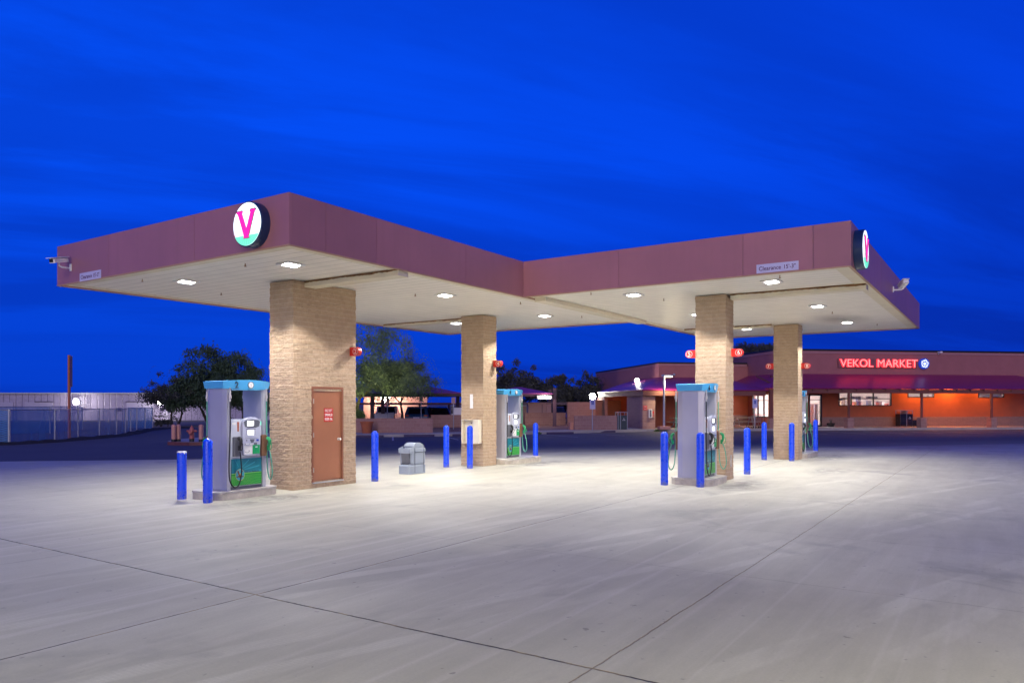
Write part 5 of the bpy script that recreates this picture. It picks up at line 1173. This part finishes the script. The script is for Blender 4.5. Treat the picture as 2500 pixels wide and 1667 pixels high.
# ------------------------------------------------------------------ chain-link fence, pole sign, warehouse
F_=[(-33,31.6),(-24.12,35.6),(-23.6,38.3),(-23.75,40.6),(-23.8,42.8),(-24.2,45.4),(-24.9,47.8),(-25.8,50.2),(-26.6,52.6),(-27.2,55.0),(-27.9,57.6),(-30.5,59.0)]
t=thing('chain_link_fence','long chain-link fence with blue screening curving along the road at the left','fence')
for i,(a,b) in enumerate(F_):
    x,y=cam2w(a,b); MB().cyl((x,y,-.05),(x,y,1.68),.042 if i!=1 else .06,n=8).ob('fence_post',M['galv'],t,smooth=50)
for (a0,b0),(a1,b1) in zip(F_[:-1],F_[1:]):
    p,q=cam2w(a0,b0),cam2w(a1,b1); MB().cyl((*p,1.64),(*q,1.64),.022,n=6).cyl((*p,.08),(*q,.08),.012,n=5).ob('rail',M['galv'],t)
    MB().add([(*p,.06),(*q,.06),(*q,1.63),(*p,1.63)],[(0,1,2,3)]).ob('mesh_panel',M['chain'],t)
# second fence line behind
F2=[(-40,44),(-32,46),(-30.5,49),(-31,53),(-33,57)]
t=thing('chain_link_fence','shorter chain-link fence standing behind the curved one','fence')
for a,b in F2: x,y=cam2w(a,b); MB().cyl((x,y,-.05),(x,y,1.8),.04,n=8).ob('fence_post',M['galv'],t)
for (a0,b0),(a1,b1) in zip(F2[:-1],F2[1:]):
    p,q=cam2w(a0,b0),cam2w(a1,b1); MB().cyl((*p,1.76),(*q,1.76),.02,n=6).ob('rail',M['galv'],t); MB().add([(*p,.06),(*q,.06),(*q,1.75),(*p,1.75)],[(0,1,2,3)]).ob('mesh_panel',M['chain'],t)
t=thing('pole_sign','tall rusty orange pole with a thin panel seen edge-on, behind the fence','sign',(*cam2w(-23.75,39.8),0),RV+math.radians(31))
MB().cyl((0,0,-.05),(0,0,4.55),.075,n=12).ob('pole',M['rustp'],t,smooth=50); MB().box(.08,-.9,2.85,.15,.4,4.45).ob('panel',M['stop'],t)
WZ=-1.02; wd=130
wt=thing('warehouse','long pale corrugated metal warehouse across the road at the far left','building',(0,0,0),RV)
m=MB(); m.box(-150,wd,WZ,-42,wd+30,3.75); m.ob('siding',M['metalsiding'],wt); MB().box(-150.5,wd-.4,3.75,-41.6,wd+30.4,3.95).ob('roof_edge',M['galv'],wt)
def wdoor(px0,px1,z1,mt,nm,z0=WZ):
    a,b=(px0-1250)/1812*wd,(px1-1250)/1812*wd; MB().box(a,wd-.12,z0,b,wd-.02,z1).ob(nm,mt,wt); 
    return a,b
wdoor(0,33,2.25,M['shutter'],'roller_door'); wdoor(61,130,2.3,M['shutter'],'roller_door'); wdoor(310,374,2.3,M['doorwhite'],'roller_door'); wdoor(400,412,.98,M['doorwhite'],'side_door'); wdoor(284,297,1.3,M['stop'],'wall_vent',.75); wdoor(140,152,.8,M['doorwhite'],'side_door')
MB().box(-83.5,wd-.25,2.32,-80.2,wd-.13,2.45).box(-67.6,wd-.25,2.32,-62.7,wd-.13,2.45).ob('door_lintel',M['stop'],wt)
for px,z_,lb in ((186,2.35,'glaring wall lamp on the warehouse just right of the rusty pole'),(392,2.4,'glaring wall lamp on the warehouse at the left edge of the dark trees')):
    starlamp((px-1250)/1812*(wd-1),wd-1,z_,WZ,lb,800,(1,.93,.9),.52,'warehouse_lamp',False)

# ------------------------------------------------------------------ trees
def leaf_cloud(centers,radii,n,size,droop=0,flat=1.0):
    centers=np.array(centers); radii=np.array(radii); w_=radii**2; idx=rng.choice(len(centers),n,p=w_/w_.sum())
    d=rng.normal(size=(n,3)); d/=np.linalg.norm(d,axis=1)[:,None]; r=radii[idx]*rng.random(n)**.45
    P=centers[idx]+d*r[:,None]*np.array([1,1,flat])
    if droop: P[:,2]-=droop*rng.random(n)**2*radii[idx]
    a=rng.normal(size=(n,3)); a[:,2]-=droop*1.2; a/=np.linalg.norm(a,axis=1)[:,None]
    b=np.cross(a,rng.normal(size=(n,3))); b/=np.linalg.norm(b,axis=1)[:,None]
    s_=size*(.5+rng.random(n))
    V=np.stack([P-b*(s_*.28)[:,None],P+a*(s_*1.1)[:,None],P+b*(s_*.28)[:,None],P-a*(s_*.6)[:,None]],1).reshape(-1,3)
    return V
def cloud_obj(name,V,mt,parent):
    n=len(V)//4; me=bpy.data.meshes.new(name); me.vertices.add(4*n); me.vertices.foreach_set('co',V.ravel()); me.loops.add(4*n); me.loops.foreach_set('vertex_index',np.arange(4*n)); me.polygons.add(n); me.polygons.foreach_set('loop_start',np.arange(n)*4); me.polygons.foreach_set('loop_total',np.full(n,4))
    me.materials.append(mt); me.update(); me.validate(); o=bpy.data.objects.new(name,me); col.objects.link(o); o.parent=parent; return o
def tree(lat,dep,z0,H,W_,label,leaf,bark='bark',n=9000,size=.16,trunks=2,base=.35,droop=.3,seed=1,lean=0,clumps=34,crad=.17,strands=0,kind='shade_tree',zmin=None):
    random.seed(seed); t=thing(kind,label,'tree',(*cam2w(lat,dep),z0),random.random()*6,None)
    tips=[]; m=MB()
    def grow(p,d,r,L,lv):
        pts=[p]; rs=[r]; q=Vector(p); dd=Vector(d)
        for k in range(5):
            dd=(dd+Vector((random.uniform(-.22,.22),random.uniform(-.22,.22),random.uniform(-.05,.14)))).normalized(); q=q+dd*L/5; pts.append(q.copy()); rs.append(r*(1-.11*(k+1)))
        m.tube(pts,rs,7 if lv<2 else 5)
        if lv>=3: tips.append(q); return
        tips.append(q) if lv>=2 else None
        for k in range(3 if lv<2 else 2):
            a=random.random()*2*PI; sp_=.55+.3*random.random(); nd=(dd+Vector((math.cos(a)*sp_*W_/H*1.5,math.sin(a)*sp_*W_/H*1.5,.05))).normalized(); grow(q,nd,rs[-1]*.75,L*.72,lv+1)
    for k in range(trunks):
        a=2*PI*k/trunks+random.random(); grow(Vector((math.cos(a)*.3*(trunks>1),math.sin(a)*.3*(trunks>1),-.1)),(math.cos(a)*.38*(trunks>1)+lean,math.sin(a)*.38*(trunks>1),1),.05*H/2.4+.03,H*base,0)
    m.ob('trunk',M[bark],t,smooth=60)
    C=[];R=[]
    for q in tips: 
        s_=min(1,(W_*.5)/max(.1,math.hypot(q.x,q.y))); C.append((q.x*s_,q.y*s_,min(q.z,H*.9))); R.append(H*crad*random.uniform(.5,1.1))
    for k in range(clumps):
        a=random.random()*2*PI; rr=math.sqrt(random.random())*W_*.5; zz=H*(base+ (1-base)*random.random()**.8*math.sqrt(max(.05,1-(rr/(W_*.5))**2)*1.0)); C.append((rr*math.cos(a),rr*math.sin(a),zz)); R.append(H*crad*random.uniform(.35,1.0))
    V=leaf_cloud(C,R,n,size,droop,.75)
    if strands:
        ex=[]
        for k in range(strands):
            c=random.choice(C); r_=random.choice(R); p=np.array(c)+rng.normal(size=3)*r_*.55; dirv=np.array([p[0],p[1],0])/(np.hypot(p[0],p[1])+.01)
            ln=random.uniform(.8,2.2); k_=14; tt=np.linspace(0,1,k_)[:,None]
            q=p+dirv*ln*.45*tt+np.array([0,0,1.])*(.35*tt-1.15*tt**2)*ln*.8+rng.normal(size=(k_,3))*.03
            ex.append(q)
        P=np.concatenate(ex); nn=len(P); a=rng.normal(size=(nn,3))*.6; a[:,2]-=.8; a/=np.linalg.norm(a,axis=1)[:,None]; b=np.cross(a,rng.normal(size=(nn,3))); b/=np.linalg.norm(b,axis=1)[:,None]; s_=size*(.4+.6*rng.random(nn))
        V=np.concatenate([V,np.stack([P-b*(s_*.2)[:,None],P+a*s_[:,None],P+b*(s_*.2)[:,None],P-a*(s_*.5)[:,None]],1).reshape(-1,3)])
    if zmin is not None:
        k=V.reshape(-1,4,3); keep=k[:,:,2].mean(1)>zmin+.35*rng.standard_normal(len(k)); V=k[keep].reshape(-1,3)
    cloud_obj('crown',V,M[leaf],t); return t
tree(-31.9,70,-.12,5.2,7.0,'low spreading dark tree at the left edge of the tree group before the warehouse','leafb',n=22000,size=.13,trunks=2,base=.30,droop=.6,seed=4,clumps=60,strands=150,kind='desert_tree',zmin=2.55)
tree(-29.0,72,-.15,8.0,8.6,'tallest dark tree in the group behind pump 2','leafd',n=42000,size=.16,trunks=3,base=.26,droop=.9,seed=5,clumps=75,crad=.14,strands=900,kind='desert_tree')
tree(-26.2,71,-.12,7.0,5.2,'dark tree at the right of the group, behind the pump 2 valance','leafd',n=34000,size=.16,trunks=2,base=.28,droop=.9,seed=8,clumps=55,crad=.14,strands=700,kind='desert_tree')
tree(-31.2,66.5,-.08,1.5,2.6,'scraggly low bush at the foot of the dark tree group','leafb',n=2200,size=.10,trunks=3,base=.2,droop=.2,seed=9,clumps=16,kind='bush')
tree(-11.3,52.5,.1,8.6,10.4,'large feathery palo verde with yellow green trunk behind the door column','leafg','barkg',n=24000,size=.10,trunks=2,base=.28,droop=1.0,seed=12,clumps=95,crad=.10,strands=4200,kind='palo_verde',zmin=2.3)
tree(-8.2,55.5,.1,5.7,5.4,'dark olive tree standing before the parked cars, right of the palo verde','leafg',n=15000,size=.10,trunks=1,base=.36,droop=.9,seed=15,clumps=34,crad=.13,strands=1600,kind='shade_tree',zmin=2.9)
tree(-10.6,48.2,.15,2.3,1.5,'lit bright green bush beside the terracotta pot','leafp',n=5000,size=.08,trunks=3,base=.25,droop=.5,seed=17,clumps=24,crad=.16,strands=120,kind='bush')
tree(-.2,82,-.2,7.6,8.0,'dark rounded tree behind the right purple shade roof','leafb',n=16000,size=.2,trunks=2,base=.3,droop=.5,seed=21,clumps=44,crad=.13,kind='shade_tree')
tree(4.9,80,-.1,5.4,5.0,'smaller dark tree between the purple shade roof and the market','leafb',n=9000,size=.18,trunks=1,base=.32,droop=.6,seed=23,clumps=30,crad=.14,kind='shade_tree')
tree(7.8,78,-.1,5.6,5.4,'dark tree touching the left end of the market','leafb',n=10000,size=.18,trunks=2,base=.3,droop=.6,seed=25,clumps=30,crad=.14,strands=120,kind='shade_tree')
tree(29.5,92,0,9.8,5.0,'tree top showing above the market roof behind column 8 and flag 6','leafb',n=8000,size=.2,trunks=1,base=.4,droop=.5,seed=28,clumps=24,crad=.13,kind='shade_tree')
t=thing('garden_uplight','small uplight at the foot of the palo verde behind the block wall','lamp',(*cam2w(-10.6,49.6),.15),RV)
MB().lathe([(.08,0),(.1,.12)],12).ob('housing',M['galv'],t); MB().lathe([(.08,.121),(.08,.13)],12).ob('lens',M['yellowlamp'],t); spot('lamp_light',(0,0,.2),800,(1,.92,.6),140,.5,t,(PI,0,0))
# unseen yard lamps, added behind the photographer to light the near pad
for (a,b,en,cc,lb) in ((9,-7,17000,(1,.93,.46),'tall unseen yard lamp on a grey pole behind and right of the photographer'),(-10,-7,11500,(1,.98,.52),'tall unseen yard lamp on a grey pole behind and left of the photographer')):
    t=thing('unseen_yard_lamp',lb,'street lamp',(*cam2w(a,b),0),RV); MB().cyl((0,0,0),(0,0,7.6),.09,.06,14).ob('pole',M['galv'],t,smooth=40); MB().rbox(-.2,-.1,7.55,.2,.7,7.68,.04).ob('head',M['galv'],t); MB().box(-.15,.1,7.53,.15,.6,7.549).ob('lens',M['yellowlamp'],t); spot('lamp_light',(0,.35,7.5),en,cc,155,.5,t)
# weeds at the kerb
for i,(a,b,lb) in enumerate(((1.65,47.35,'small weed tuft at the kerb right of the pump 4 bollard'),(10.2,52.2,'small weed tuft at the kerb below the lamp post'))):
    t=thing('weed',lb,'weed',(*cam2w(a,b),0)); V=leaf_cloud([(0,0,.08),(.25,0,.05),(-.2,.05,.05)],[.15,.12,.1],260,.05,0,.5); cloud_obj('blades',V,M['leafp'],t)
